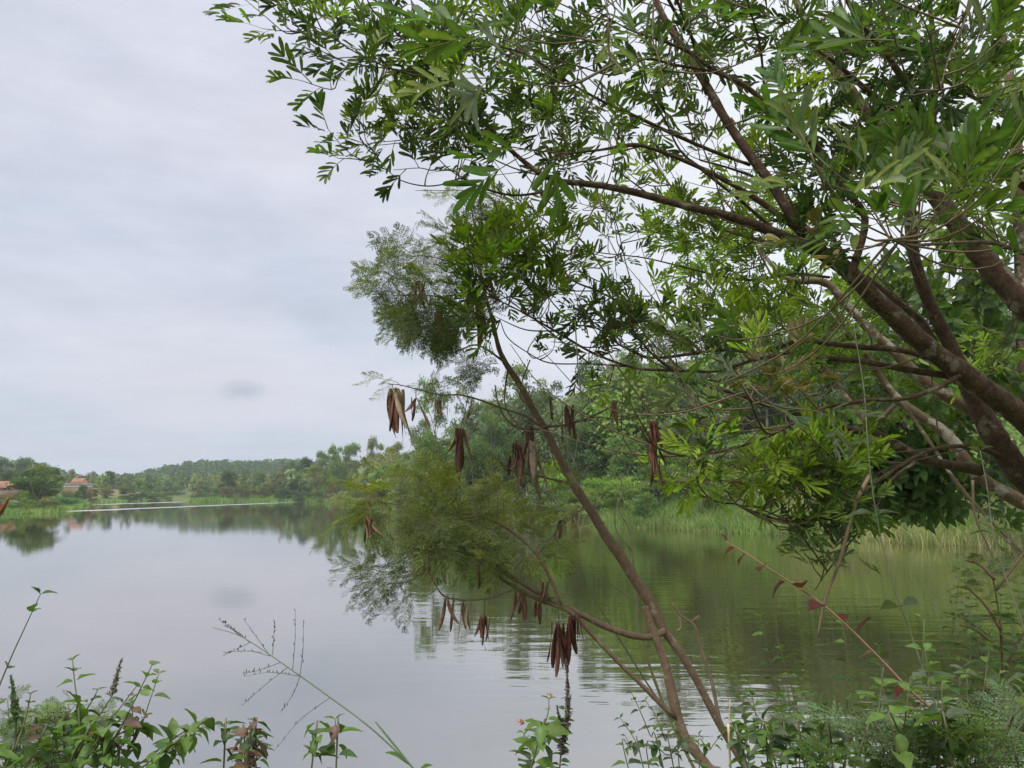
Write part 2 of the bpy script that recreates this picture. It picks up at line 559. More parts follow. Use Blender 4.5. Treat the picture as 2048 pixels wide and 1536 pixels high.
def crown_geo(kind, n, leaf):
    """a crown in a unit box: x,y in -.5...5, z 0..1"""
    ge = Geo()
    blobs = []
    if kind == 'round':
        nb = 20
        for k in range(nb):
            th = rng.uniform(0, 2 * PI)
            zz = rng.uniform(0.15, 0.9)
            rad = 0.36 * math.sqrt(max(0.05, 1 - ((zz - 0.5) / 0.52) ** 2)) * rng.uniform(0.45, 1)
            blobs.append((rad * math.cos(th), rad * math.sin(th), zz, rng.uniform(0.11, 0.19)))
    elif kind == 'bush':
        for k in range(22):
            th = rng.uniform(0, 2 * PI)
            zz = rng.uniform(0.05, 0.84)
            rad = 0.42 * math.sqrt(max(0.04, 1 - (zz / 0.98) ** 3.2)) * rng.uniform(0.3, 1)
            blobs.append((rad * math.cos(th), rad * math.sin(th), zz, rng.uniform(0.10, 0.17)))
    elif kind == 'tall':
        for k in range(44):
            th = rng.uniform(0, 2 * PI)
            zz = rng.uniform(0.2, 0.95)
            rad = 0.4 * rng.uniform(0.1, 1) * (1.15 - 0.8 * abs(zz - 0.55))
            blobs.append((rad * math.cos(th), rad * math.sin(th), zz, rng.uniform(0.06, 0.135)))
    elif kind == 'cone':
        for k in range(20):
            zz = 0.12 + 0.83 * (k / 19)
            th = rng.uniform(0, 2 * PI)
            rad = 0.3 * (1.02 - zz) * rng.uniform(0.5, 1)
            blobs.append((rad * math.cos(th), rad * math.sin(th), zz, 0.17 * (1.08 - zz) + 0.02))
    tot = sum(b[3] ** 2 for b in blobs)
    for bx, by, bz, br in blobs:
        k = max(8, int(n * br * br / tot))
        u = rng.standard_normal((k, 3))
        u /= np.linalg.norm(u, axis=1)[:, None]
        u[:, 2] = np.where(u[:, 2] < -0.35, -u[:, 2] * rng.uniform(0.2, 1, k), u[:, 2])
        rad = br * (0.62 + 0.5 * rng.random(k) ** 1.5)
        ext = np.where(rng.random(k) < 0.06, 1.35, 1.0)
        c = np.array([bx, by, bz]) + u * (rad * ext)[:, None] * np.array([1.15, 1.15, 0.85])
        nr_ = u + 0.75 * rng.standard_normal((k, 3))
        v, f = quads(c, nr_, leaf * rng.uniform(0.55, 1.3, k))
        tone = rng.uniform(0.72, 1.22)
        hue = rng.uniform(-0.09, 0.12)
        col = np.array([1.0 + hue, 1.0, 1.0 - hue]) * tone
        cc = col * rng.uniform(0.8, 1.2, (k, 1))
        ge.add(v, f, np.repeat(cc, 4, 0))
    return ge


def trunk_geo(kind):
    ge = Geo()
    if kind in ('bush', 'round'):
        for k in range(5):
            th = k * 1.26 + rng.uniform(0, 0.6)
            e = np.array([0.28 * math.cos(th), 0.28 * math.sin(th), rng.uniform(0.5, 0.75)])
            tube(ge, spline([(0.01 * math.cos(th), 0.01 * math.sin(th), -0.05), e * [0.25, 0.25, 0.45], e], 3), np.linspace(0.022, 0.006, 7), 5, (0.9, 0.85, 0.8))
    else:
        tube(ge, spline([(0, 0, -0.05), (0.01, 0.0, 0.35), (-0.02, 0.01, 0.65), (0, 0, 0.9)], 3), np.linspace(0.02, 0.005, 10), 6, (1, 1, 1))
        for k in range(9 if kind == 'tall' else 3):
            th = k * 2.4
            z0 = 0.3 + 0.055 * k
            e = np.array([0.26 * math.cos(th), 0.26 * math.sin(th), z0 + 0.2])
            tube(ge, spline([(0, 0, z0), e * [0.4, 0.4, 1] - [0, 0, 0.08], e], 3), np.linspace(0.009, 0.003, 7), 4, (0.95, 0.92, 0.9))
    return ge


VAR = {}
for kind, n, lf, cnt in (('round', 5200, 0.021, 4), ('bush', 4600, 0.021, 4), ('tall', 9500, 0.0135, 4), ('cone', 1500, 0.03, 2)):
    VAR[kind] = [(crown_geo(kind, n, lf).mesh('crown', M['crown']), trunk_geo(kind).mesh('trunk', M['bark_far'], True)) for _ in range(cnt)]

GREENS = {'deep': (0.088, 0.142, 0.046), 'mid': (0.135, 0.21, 0.062), 'olive': (0.19, 0.215, 0.075), 'bright': (0.21, 0.32, 0.07),
          'grey': (0.165, 0.215, 0.115), 'dull': (0.17, 0.165, 0.08), 'brown': (0.20, 0.15, 0.10), 'blue': (0.095, 0.15, 0.07)}


def far_tree(kind, px, D, top, wpx, tone, label, name=None, cat='tree', group=None, base=None):
    x = P(px, 985, D)[0]
    z0 = tz(x, D) if base is None else base
    zt = P(px, top, D)[2]
    hgt = max(zt - z0, 1.2)
    wid = wpx / FPX * D * 1.12
    if name is None:
        name = {'round': 'round_tree', 'bush': 'bush', 'tall': 'tall_tree', 'cone': 'conifer_tree'}[kind]
    e = empty(name, (x, D, z0), label, cat, group)
    cm, tm = random.choice(VAR[kind])
    rz = random.uniform(0, 6.28)
    for nm, me in (('trunk', tm), ('crown', cm)):
        o = bpy.data.objects.new(nm, me)
        COL.objects.link(o)
        o.parent = e
        o.rotation_euler = (0, 0, rz)
        o.scale = (wid, wid, hgt)
        if nm == 'crown':
            c = np.array(GREENS[tone]) * random.uniform(0.9, 1.12)
            o.color = (*c, 1)
    return e


T = [
    # left bank
    ('bush', 72, 150, 930, 116, 'deep', 'big dark round-topped tree on the left bank beside the red roofs'),
    ('bush', 80, 165, 912, 70, 'mid', 'lighter tree top showing over the big round tree on the left bank'),
    ('bush', 98, 128, 990, 52, 'olive', 'light olive bush at the foot of the big round tree'),
    ('bush', 48, 128, 979, 26, 'bright', 'small bright green bush in front of the big round tree'),
    ('bush', 24, 124, 1000, 42, 'mid', 'low green bush beside the water at the left picture edge'),
    ('bush', 10, 126, 985, 40, 'olive', 'olive bush below the red roof cut by the left picture edge'),
    ('bush', 66, 126, 998, 44, 'olive', 'yellowish bush on the tip of the left bank'),
    ('round', 6, 330, 917, 46, 'blue', 'hazy tree on the left hill cut by the picture edge'),
    ('round', 44, 330, 917, 40, 'blue', 'hazy tree on the left hill behind the big round tree'),
    ('round', 10, 230, 937, 26, 'deep', 'small flat-topped tree above the roof at the left picture edge'),
    ('bush', 162, 322, 947, 24, 'dull', 'brownish bush on the knoll behind the tiled house'),
    ('tall', 141, 300, 938, 18, 'dull', 'thin leafy tree beside the left end of the tiled house'),
    ('round', 166, 214, 967, 20, 'deep', 'small dark tree in front of the white wall'),
    ('bush', 136, 200, 975, 26, 'olive', 'olive bush below the left end of the white wall'),
    ('bush', 184, 205, 974, 26, 'dull', 'dull bush below the right end of the white wall'),
    ('bush', 158, 203, 978, 18, 'mid', 'low green bush under the middle of the white wall'),
    ('round', 217, 322, 943, 24, 'deep', 'dark tree alone on the grassy knoll'),
    ('bush', 212, 290, 972, 34, 'dull', 'dull green bush halfway down the grassy knoll'),
    ('bush', 255, 282, 972, 34, 'deep', 'dark bush at the right foot of the grassy knoll'),
    ('round', 284, 285, 960, 34, 'mid', 'leafy green tree beyond the knoll near the water'),
    ('tall', 258, 300, 950, 24, 'grey', 'slim pale tree right of the grassy knoll'),
    ('cone', 242, 420, 948, 14, 'blue', 'small pointed conifer on the skyline right of the knoll'),
    ('round', 290, 420, 946, 20, 'blue', 'rounded hazy tree on the skyline before the far ridge'),
    ('bush', 310, 290, 982, 40, 'mid', 'green bush on the far left shore'),
    ('bush', 332, 320, 980, 34, 'grey', 'grey green bush where the left shore ends'),
    ('tall', 297, 330, 954, 20, 'blue', 'narrow dark tree behind the far left shore'),
    ('round', 345, 360, 972, 34, 'mid', 'tree over the narrow end of the lake'),
    # promontory and right bank, skyline
    ('round', 458, 300, 937, 40, 'deep', 'tall round dark tree first on the wooded point'),
    ('tall', 488, 305, 944, 26, 'mid', 'dark slender tree next to the round one on the wooded point'),
    ('round', 517, 330, 945, 32, 'mid', 'middling tree on the wooded point below the far ridge'),
    ('tall', 567, 330, 922, 22, 'dull', 'wispy pale tree top where the point meets the far ridge'),
    ('round', 590, 330, 922, 36, 'mid', 'low round tree top on the skyline beside the wispy one'),
    ('round', 616, 320, 910, 36, 'deep', 'dark bushy tree breaking the skyline above the wooded point'),
    ('round', 646, 310, 897, 36, 'mid', 'green tree a step higher up the skyline'),
    ('round', 670, 300, 890, 34, 'bright', 'bright green tree on the rising skyline'),
    ('round', 702, 290, 889, 44, 'mid', 'broad flat tree on the rising skyline'),
    ('round', 750, 270, 876, 48, 'olive', 'brownish round tree top on the rising skyline'),
    ('round', 785, 255, 878, 40, 'olive', 'olive tree top left of the tall loose trees'),
    # slope trees of the point
    ('bush', 400, 290, 985, 34, 'deep', 'dark bush at the very tip of the wooded point'),
    ('bush', 425, 288, 974, 36, 'mid', 'green bush near the tip of the wooded point'),
    ('bush', 452, 284, 968, 34, 'dull', 'dull bush below the tall round tree on the point'),
    ('bush', 486, 284, 966, 40, 'olive', 'olive bush on the shore of the point'),
    ('bush', 524, 284, 962, 44, 'olive', 'wide olive bush on the shore of the point'),
    ('round', 552, 292, 946, 46, 'dull', 'dull brownish tree halfway up the point'),
    ('round', 592, 285, 944, 50, 'mid', 'green tree over the yellow shore grass'),
    ('round', 632, 278, 930, 52, 'olive', 'olive tree above the middle of the point'),
    ('bush', 565, 276, 968, 44, 'deep', 'dark bush over the yellow shore grass'),
    ('bush', 604, 268, 966, 44, 'blue', 'blackish green bush at the end of the yellow shore grass'),
    ('bush', 640, 255, 968, 40, 'mid', 'bush at the inner bend of the shore'),
    ('round', 676, 262, 922, 52, 'mid', 'leafy tree behind the inner bend of the shore'),
    ('round', 718, 245, 916, 56, 'olive', 'olive tree above the feathery branches'),
    ('bush', 668, 225, 968, 40, 'brown', 'reddish brown bush close to the inner bend of the shore'),
    ('round', 762, 222, 918, 62, 'dull', 'dull green tree above the feathery branches'),
    ('bush', 712, 205, 962, 56, 'deep', 'dark bush behind the feathery branches'),
    ('bush', 762, 185, 960, 62, 'grey', 'grey bush behind the feathery branches'),
    ('round', 806, 205, 905, 62, 'mid', 'green tree under the first cluster of hanging pods'),
    # tall trees behind the leaning stem
    ('tall', 868, 128, 754, 78, 'mid', 'tall tree with a bright rounded top left of the leaning stem'),
    ('tall', 835, 140, 842, 66, 'grey', 'thin grey tree under the left pod cluster'),
    ('tall', 936, 122, 780, 100, 'grey', 'loose crowned tall tree with light showing between its limbs'),
    ('tall', 1040, 116, 738, 132, 'grey', 'tall loose gum tree rising behind the leaning stem'),
    ('tall', 1102, 110, 770, 90, 'blue', 'tall gum tree right of the leaning stem'),
    ('tall', 985, 112, 806, 90, 'mid', 'tall tree filling in behind the leaning stem'),
    ('tall', 1185, 104, 722, 120, 'blue', 'dark tall gum tree beyond the gap of sky'),
    ('tall', 1262, 108, 700, 120, 'grey', 'tall gum tree behind the left boughs'),
    ('tall', 1345, 104, 640, 130, 'grey', 'high grey gum tree seen through the boughs'),
    ('tall', 1440, 108, 656, 120, 'blue', 'tall gum tree in the middle of the boughs'),
    ('tall', 1540, 100, 606, 150, 'grey', 'highest grey gum tree behind the boughs'),
    ('tall', 1650, 96, 622, 150, 'grey', 'tall gum tree showing behind the thick limbs'),
    ('tall', 1760, 90, 640, 160, 'blue', 'tall gum tree mostly hidden by the thick limbs'),
    ('tall', 1900, 88, 620, 180, 'mid', 'tall tree behind the thickest limbs'),
    ('tall', 2030, 88, 600, 190, 'mid', 'tall tree at the right picture edge'),
    # slope, middle layer
    ('round', 870, 118, 872, 92, 'mid', 'green tree behind the lone pod cluster left of the stem'),
    ('round', 950, 108, 880, 98, 'deep', 'dark tree between the pod clusters'),
    ('bush', 900, 96, 942, 92, 'mid', 'rounded bush below the lone pod cluster'),
    ('bush', 835, 108, 945, 90, 'grey', 'grey bush above the bright feathery tips'),
    ('bush', 985, 92, 935, 92, 'olive', 'olive bush below the middle pod clusters'),
    ('round', 1048, 100, 868, 96, 'deep', 'shaded tree behind the middle pod clusters'),
    ('bush', 1062, 84, 958, 92, 'grey', 'pale shrub left of the stem above the reeds'),
    ('round', 1165, 98, 850, 98, 'deep', 'dark tree right of the leaning stem'),
    ('bush', 1252, 82, 944, 84, 'bright', 'bright green shrub above the shore grass'),
    ('bush', 1320, 78, 922, 120, 'deep', 'dark shrub below the dark red pods'),
    ('round', 1395, 88, 828, 170, 'grey', 'broad pale green tree right of the dark red pods'),
    ('bush', 1380, 78, 958, 96, 'brown', 'brownish shrub at the edge of the shore grass'),
    ('bush', 1465, 78, 900, 130, 'grey', 'grey green shrub behind the bright leafy bough'),
    ('bush', 1440, 72, 975, 90, 'olive', 'low olive shrub over the shore grass'),
    ('round', 1255, 92, 872, 90, 'mid', 'mid green tree beside the pale bare trunk'),
    ('bush', 1530, 72, 960, 110, 'mid', 'green shrub behind the lowest bough'),
    ('round', 1560, 84, 850, 160, 'mid', 'tree behind the bright leafy bough'),
    ('round', 1700, 82, 830, 180, 'deep', 'shaded tree behind the crossing limbs'),
    ('bush', 1640, 72, 960, 120, 'olive', 'olive shrub under the crossing limbs'),
    ('bush', 1770, 70, 985, 110, 'brown', 'dry brown shrub above the tall shore grass'),
    ('round', 1850, 80, 820, 200, 'mid', 'tree behind the lower crossing limbs'),
    ('bush', 1900, 68, 1015, 90, 'brown', 'low dry shrub on the right shore'),
    ('round', 2000, 78, 830, 200, 'mid', 'tree beyond the shore at the right picture edge'),
    ('bush', 1990, 66, 1000, 130, 'olive', 'olive shrub on the shore at the right picture edge'),
    ('bush', 1130, 80, 975, 80, 'mid', 'shrub just right of the stem above the reeds'),
    ('bush', 1285, 74, 978, 70, 'mid', 'small mound of green shrub at the foot of the open slope'),
    ('bush', 1345, 84, 868, 90, 'bright', 'light green shrub above the dark one on the slope'),
    ('bush', 1490, 84, 868, 100, 'bright', 'yellow green shrub high on the slope behind the boughs'),
    ('bush', 1590, 78, 915, 110, 'grey', 'soft grey green shrub behind the low bright bough'),
    ('bush', 1690, 76, 925, 110, 'mid', 'green shrub behind the lowest crossing limb'),
    ('bush', 1800, 76, 900, 120, 'bright', 'fresh green shrub above the tall shore grass'),
    ('bush', 1930, 74, 930, 120, 'mid', 'green shrub behind the dry grass at the right'),
    ('bush', 1105, 92, 905, 80, 'bright', 'bright shrub just left of the pale bare trunk'),
    ('bush', 1160, 76, 1000, 60, 'olive', 'low olive shrub in the reeds right of the stem'),
    ('bush', 1190, 84, 948, 80, 'bright', 'fresh green shrub halfway up the open slope'),
]
for (k, px, D, top, wd, tone, lab) in T:
    grp = 'trees and bushes on the far banks'
    far_tree(k, px, D, top, wd, tone, lab, cat='bush' if k == 'bush' else 'tree', group=grp)


# bare pale trunk on the right slope
def simple_tree(name, label, base, paths, mat, cat='tree', col=(1, 1, 1), sides=7):
    e = empty(name, base, label, cat)
    for nm, pts, r0, r1 in paths:
        ge = Geo()
        s_ = spline(pts, 3)
        tube(ge, s_, np.linspace(r0, r1, len(s_)), sides, col)
        ge.build(nm, mat, e, True)
    return e


bx = P(1222, 1000, 100)
zb = tz(bx[0], 100)
simple_tree('bare_tree', 'pale bare trunk standing on the open green slope', (bx[0], 100, zb),
            [('trunk', [(bx[0], 100, zb - .3), P(1223, 930, 100), P(1220, 880, 100), P(1222, 830, 100)], 0.14, 0.07),
             ('branch', [P(1222, 905, 100), P(1231, 890, 100), P(1240, 872, 100)], 0.09, 0.03),
             ('branch', [P(1221, 870, 100), P(1212, 850, 100), P(1208, 835, 100)], 0.07, 0.02)], M['bark_far'])
bx = P(183, 955, 320)
zb = tz(bx[0], 320)
Kp = lambda x, y: P(x, y, 320)
simple_tree('dead_tree', 'small bleached dead tree on top of the grassy knoll', (bx[0], 320, zb),
            [('trunk', [(bx[0], 320, zb - .3), Kp(183, 952), Kp(182, 948)], 0.3, 0.2),
             ('branch', [Kp(182, 951), Kp(179, 948), Kp(178, 945)], 0.2, 0.1),
             ('branch', [Kp(182, 950), Kp(185, 947), Kp(186, 943)], 0.2, 0.12),
             ('tuft', [Kp(185, 948), Kp(186, 945), Kp(185, 942)], 0.55, 0.35)], M['bark_far'])


# ------------------------------------------------------------------ forest on the far ridge and behind the banks
def forest(name, label, n, rmin, rmax, pxa, pxb, hmin, hmax, cone_share, tones, quadn=46, qs=0.30):
    ge = Geo()
    for k in range(n):
        px = random.uniform(pxa, pxb)
        r = math.sqrt(random.uniform(rmin ** 2, rmax ** 2))
        x, y = r * (px - 1024) / FPX, r
        if lake_dist([x], [y])[0] < 6:
            continue
        z = tz(x, y)
        h_ = random.uniform(hmin, hmax)
        cone = random.random() < cone_share
        wd = h_ * (0.22 if cone else random.uniform(0.4, 0.6))
        m_ = quadn
        t = rng.random(m_)
        if cone:
            rad = wd * (1.05 - t) * np.sqrt(rng.random(m_))
        else:
            rad = wd * np.sqrt(np.clip(1 - ((t - 0.45) / 0.6) ** 2, 0.02, 1)) * np.sqrt(rng.random(m_))
        th = rng.uniform(0, 2 * PI, m_)
        c = np.stack([x + rad * np.cos(th), y + rad * np.sin(th), z + h_ * (0.08 + 0.92 * t)], 1)
        nrm = np.stack([np.cos(th), np.sin(th), np.full(m_, 0.8)], 1) + 0.5 * rng.standard_normal((m_, 3))
        v, f = quads(c, nrm, wd * qs * rng.uniform(0.6, 1.3, m_))
        tone = np.array(GREENS[random.choice(tones)]) * random.uniform(0.8, 1.2)
        ge.add(v, f, np.repeat(tone * rng.uniform(0.75, 1.25, (m_, 1)), 4, 0))
    o = ge.build(name, M['grass'], kind='stuff')
    tag(o, label, kind='stuff')
    return o


forest('ridge_forest', 'dark conifer forest along the far hazy ridge', 1500, 600, 960, 180, 640, 6, 11, 0.6, ['deep', 'blue'])
forest('hill_forest', 'scattered woodland on the hill behind the left bank', 420, 300, 620, -120, 380, 5, 9, 0.2, ['deep', 'mid', 'blue', 'olive'])
forest('point_forest', 'mixed woodland behind the first trees of the wooded point', 420, 310, 520, 395, 700, 5, 9, 0.05, ['mid', 'dull', 'olive', 'deep'], 70)
forest('bank_forest', 'woodland thickening behind the right bank trees', 500, 120, 420, 560, 2150, 6, 10, 0.0, ['deep', 'mid', 'grey'], 60)
forest('tall_forest', 'tall gum woodland standing behind the foremost tall trees', 130, 100, 150, 900, 2250, 10, 14.0, 0.0, ['olive', 'mid', 'grey', 'bright'], 1300, 0.062)


# ------------------------------------------------------------------ shore grass, reeds and undergrowth (stuff)
def scatter(n, pxa, pxb, dmin, dmax, dens_pow=1.0, side='right'):
    """random land points whose distance to the waterline lies in a range"""
    out = []
    SH = RS if side == 'right' else LS
    got = 0
    while got < n:
        m_ = n * 4
        px = rng.uniform(pxa, pxb, m_)
        shore_y = np.interp(px, 1024 + FPX * SH[:, 0] / SH[:, 1], SH[:, 1])
        off = (rng.random(m_) ** dens_pow) * (dmax + 4)
        y = shore_y + off * rng.uniform(0.8, 1.6, m_)
        x = y * (px - 1024) / FPX
        d = lake_dist(x, y)
        ok = (d > dmin) & (d < dmax)
        out.append(np.stack([x[ok], y[ok]], 1))
        got += ok.sum()
    return np.concatenate(out)[:n]


def blades(pts, hmin, hmax, wd, cols, lean=0.35):
    n = len(pts)
    z = terrain(pts[:, 0], pts[:, 1])
    b = np.column_stack([pts, z - 0.05])
    cl = 0.55 + 0.45 * np.sin(pts[:, 0] * 1.7 + 2 * np.sin(pts[:, 1] * 1.1)) * np.sin(pts[:, 1] * 1.3 + pts[:, 0] * 0.6)
    h_ = rng.uniform(hmin, hmax, n) * (0.45 + 0.65 * cl)
    th = rng.uniform(0, 2 * PI, n)
    side = np.stack([np.cos(th), np.sin(th) * 0.4, np.zeros(n)], 1) * (wd * rng.uniform(0.6, 1.4, n))[:, None]
    ln_ = np.stack([rng.normal(0, lean, n), rng.normal(0, lean, n), np.ones(n)], 1) * h_[:, None]
    mid = b + ln_ * [0.45, 0.45, 0.6]
    tip = b + ln_ * [1.3, 1.3, 1.0]
    v = np.stack([b - side, b + side, mid - side * .7, mid + side * .7, tip], 1).reshape(-1, 3)
    k = np.arange(n) * 5
    f = np.concatenate([np.stack([k, k + 1, k + 3], 1), np.stack([k, k + 3, k + 2], 1), np.stack([k + 2, k + 3, k + 4], 1)])
    ci = np.clip((np.sin(pts[:, 0] * 0.45 + 1.0) * np.cos(pts[:, 1] * 0.5 + pts[:, 0] * 0.2) + 1) / 2 * len(cols) + rng.normal(0, 0.9, n), 0, len(cols) - 0.01).astype(int)
    c = np.array(cols)[ci] * rng.uniform(0.7, 1.3, (n, 1))
    return v, f, np.repeat(c, 5, 0)


GR = [(0.16, 0.27, 0.08), (0.21, 0.31, 0.09), (0.12, 0.22, 0.065), (0.25, 0.31, 0.12)]
GY = [(0.22, 0.30, 0.10), (0.40, 0.36, 0.20), (0.17, 0.25, 0.08), (0.28, 0.26, 0.13), (0.15, 0.24, 0.07), (0.18, 0.27, 0.08)]
ge = Geo()
ge.add(*blades(scatter(30000, 830, 1560, 0.0, 13, 1.2), 0.5, 1.5, 0.035, GR))
ge.add(*blades(scatter(9000, 640, 860, 0.0, 14, 1.0), 0.6, 1.6, 0.06, GR))
o = ge.build('reeds', M['grass'])
tag(o, 'fresh green reeds and grass along the right shore', kind='stuff')
ge = Geo()
ge.add(*blades(scatter(26000, 1540, 2350, 0.0, 14, 1.1), 0.5, 1.7, 0.028, GY))
ge.add(*blades(scatter(3000, 1250, 1480, 0.0, 2.0, 1.0), 0.2, 0.5, 0.05, GY))
o = ge.build('dry_grass', M['grass'])
tag(o, 'tall straw coloured grass on the shore at the right', kind='stuff')
ge = Geo()
ge.add(*blades(scatter(7000, 360, 650, 0.0, 12, 1.0), 0.8, 1.8, 0.12, GY[:1] + GR))
ge.add(*blades(scatter(5000, -60, 200, 0.0, 12, 1.0, 'left'), 0.4, 1.2, 0.07, GR + GY[:1], 0.4))
ge.add(*blades(scatter(5000, 180, 352, 0.0, 16, 1.0, 'left'), 0.5, 1.3, 0.14, GR + GY[:1], 0.4))
o = ge.build('shore_grass', M['grass'])
tag(o, 'pale grass fringe along the distant shores', kind='stuff')

# low leafy undergrowth on the right slope
pts = scatter(42000, 640, 2300, 6, 60, 0.9)
z = terrain(pts[:, 0], pts[:, 1])
lump = 0.5 + 0.5 * np.sin(pts[:, 0] * 0.9 + 2 * np.sin(pts[:, 1] * 0.5)) * np.sin(pts[:, 1] * 0.8 + 1.3 * np.sin(pts[:, 0] * 0.37))
zz = z + rng.random(len(pts)) ** 0.6 * (0.3 + 1.7 * lump)
c = np.column_stack([pts, zz])
nrm = np.tile([0, -0.5, 0.8], (len(pts), 1)) + 0.6 * rng.standard_normal((len(pts), 3))
v, f = quads(c, nrm, rng.uniform(0.10, 0.24, len(pts)))
cols = np.array([GREENS['mid'], GREENS['bright'], GREENS['grey'], GREENS['bright']])
ci = np.clip(((np.sin(pts[:, 0] * 0.31) + np.cos(pts[:, 1] * 0.27 + pts[:, 0] * 0.1)) * 1.1 + 1.5 + rng.normal(0, .5, len(pts))), 0, 3.99).astype(int)
ge = Geo()
ge.add(v, f, np.repeat(cols[ci] * rng.uniform(0.8, 1.25, (len(pts), 1)), 4, 0))
o = ge.build('undergrowth', M['grass'])
tag(o, 'leafy undergrowth covering the slope of the right bank', kind='stuff')

# crop rows below the house on the left bank
ge = Geo()
for row in range(7):
    for k in range(70):
        px = 124 + k * 1.35 + rng.normal(0, 0.4)
        D = 172 + row * 5
        x = D * (px - 1024) / FPX
        if lake_dist([x], [D])[0] < 2:
            continue
        z = tz(x, D)
        m_ = 9
        cc = np.array([x, D, z]) + np.column_stack([rng.normal(0, 0.35, m_), rng.normal(0, 0.4, m_), rng.uniform(0.2, 1.6, m_)])
        v, f = quads(cc, rng.standard_normal((m_, 3)) + [0, -0.3, 0.7], rng.uniform(0.25, 0.5, m_))
        ge.add(v, f, np.repeat(np.array([0.10, 0.19, 0.07]) * rng.uniform(0.75, 1.3, (m_, 1)), 4, 0))
o = ge.build('crop_plants', M['grass'])
tag(o, 'rows of broad leafed crop plants below the tiled house', kind='stuff')


# ------------------------------------------------------------------ houses on the left bank
def plain_mat(name, a, b, scale, rough=0.85):
    m, g = mat_new(name)
    pos = g.n('ShaderNodeTexCoord').outputs['Object']
    n = g.noise(pos, scale, 5, 0.65)
    pr = g.n('ShaderNodeBsdfPrincipled', ins={'Base Color': g.mix(g.mapr(n, 0.35, 0.65), a, b), 'Roughness': rough, 'Specular IOR Level': 0.2})
    g.n('ShaderNodeOutputMaterial', ins={0: pr.outputs[0]})
    return m


M['tile'] = plain_mat('fired roof tile', (0.24, 0.105, 0.075), (0.40, 0.22, 0.16), 1.6)
M['plaster'] = plain_mat('white plaster', (0.62, 0.6, 0.58), (0.8, 0.79, 0.77), 0.5)
M['brickwall'] = plain_mat('earth wall', (0.28, 0.17, 0.12), (0.36, 0.25, 0.18), 0.6)
M['earth'] = plain_mat('overgrown earth bank', (0.12, 0.10, 0.06), (0.20, 0.16, 0.10), 0.8)
M['dark'] = plain_mat('dark opening', (0.02, 0.02, 0.02), (0.04, 0.035, 0.03), 1)


def boxg(ge, a, b):
    (x0, y0, z0), (x1, y1, z1) = a, b
    v = [(x0, y0, z0), (x1, y0, z0), (x1, y1, z0), (x0, y1, z0), (x0, y0, z1), (x1, y0, z1), (x1, y1, z1), (x0, y1, z1)]
    f = [(0, 2, 1), (0, 3, 2), (4, 5, 6), (4, 6, 7), (0, 1, 5), (0, 5, 4), (1, 2, 6), (1, 6, 5), (2, 3, 7), (2, 7, 6), (3, 0, 4), (3, 4, 7)]
    ge.add(v, f, (1, 1, 1))


def roof_rows(e, x0, x1, yf, zf, yb, zb, rows, mat):
    """courses of tiles stepping up the slope, each course ribbed, over a solid deck"""
    ge = Geo()
    v = [(x0, yf, zf - .1), (x1, yf, zf - .1), (x1, yb, zb - .1), (x0, yb, zb - .1), (x0, 2 * yb - yf, zf - .1), (x1, 2 * yb - yf, zf - .1)]
    ge.add(v, [(0, 1, 2), (0, 2, 3), (3, 2, 5), (3, 5, 4), (0, 3, 4), (1, 5, 2)], (1, 1, 1))
    rf = ge.build('roof', mat, e)
    for k in range(rows):
        g2 = Geo()
        t0, t1 = k / rows, (k + 1.12) / rows
        nrib = max(6, int((x1 - x0) / 0.5))
        xs = np.linspace(x0, x1, nrib * 2 + 1)
        lift = np.where(np.arange(len(xs)) % 2, 0.13, 0.02)
        lo = np.column_stack([xs, np.full(len(xs), yf + (yb - yf) * t0), zf + (zb - zf) * t0 + lift + 0.06])
        hi = np.column_stack([xs, np.full(len(xs), yf + (yb - yf) * min(t1, 1)), zf + (zb - zf) * min(t1, 1) + lift])
        n = len(xs)
        kk = np.arange(n - 1)
        g2.add(np.vstack([lo, hi]), np.concatenate([np.stack([kk, kk + 1, kk + 1 + n], 1), np.stack([kk, kk + 1 + n, kk + n], 1)]), (1, 1, 1))
        g2.build('tile_course', mat, rf, origin=tuple(e.location))


def house(label, pxa, pxb, eave, ridge, bot, D, name='house', depth=5.5):
    a, b = P(pxa, eave, D), P(pxb, eave, D)
    zr = P(pxa, ridge, D + depth / 2)[2]
    zb = P(pxa, bot, D)[2]
    e = empty(name, ((a[0] + b[0]) / 2, D, zb), label, 'house')
    ge = Geo()
    boxg(ge, (a[0] + .3, D + .3, zb - 2), (b[0] - .3, D + depth - .3, a[2]))
    ge.build('wall', M['brickwall'], e)
    roof_rows(e, a[0], b[0], D, a[2], D + depth / 2, zr, 5, M['tile'])
    n = 3
    for k in range(n):
        xm = a[0] + (b[0] - a[0]) * (k + 0.5) / n
        g2 = Geo()
        hh = (a[2] - zb)
        boxg(g2, (xm - .3, D + .24, zb + hh * 0.35), (xm + .3, D + .297, zb + hh * 0.8))
        g2.build('window' if k != 1 else 'door', M['dark'], e)
    return e


house('tiled brick farmhouse behind a white wall on the left bank', 139, 163, 966, 957, 972, 226, depth=4)
house('red tiled house cut by the left picture edge', -40, 17, 976, 963, 982, 180, depth=7)
a, b = P(127, 970.5, 218), P(184, 970.5, 218)
e = empty('garden_wall', ((a[0] + b[0]) / 2, 218, P(127, 974.5, 218)[2]), 'long low white wall in front of the tiled farmhouse', 'wall')
ge = Geo()
boxg(ge, (a[0], 218, P(127, 974.3, 218)[2]), (b[0], 218.35, P(127, 971.6, 218)[2]))
ge.build('wall_panel', M['plaster'], e)
ge = Geo()
boxg(ge, (a[0] + .05, 218.03, P(127, 974.3, 218)[2] - 3), (b[0] - .05, 218.3, P(127, 974.3, 218)[2]))
ge.build('wall_base', M['earth'], e)
ge = Geo()
boxg(ge, (a[0] - .15, 217.9, P(127, 971.6, 218)[2]), (b[0] + .15, 218.45, P(127, 971.2, 218)[2]))
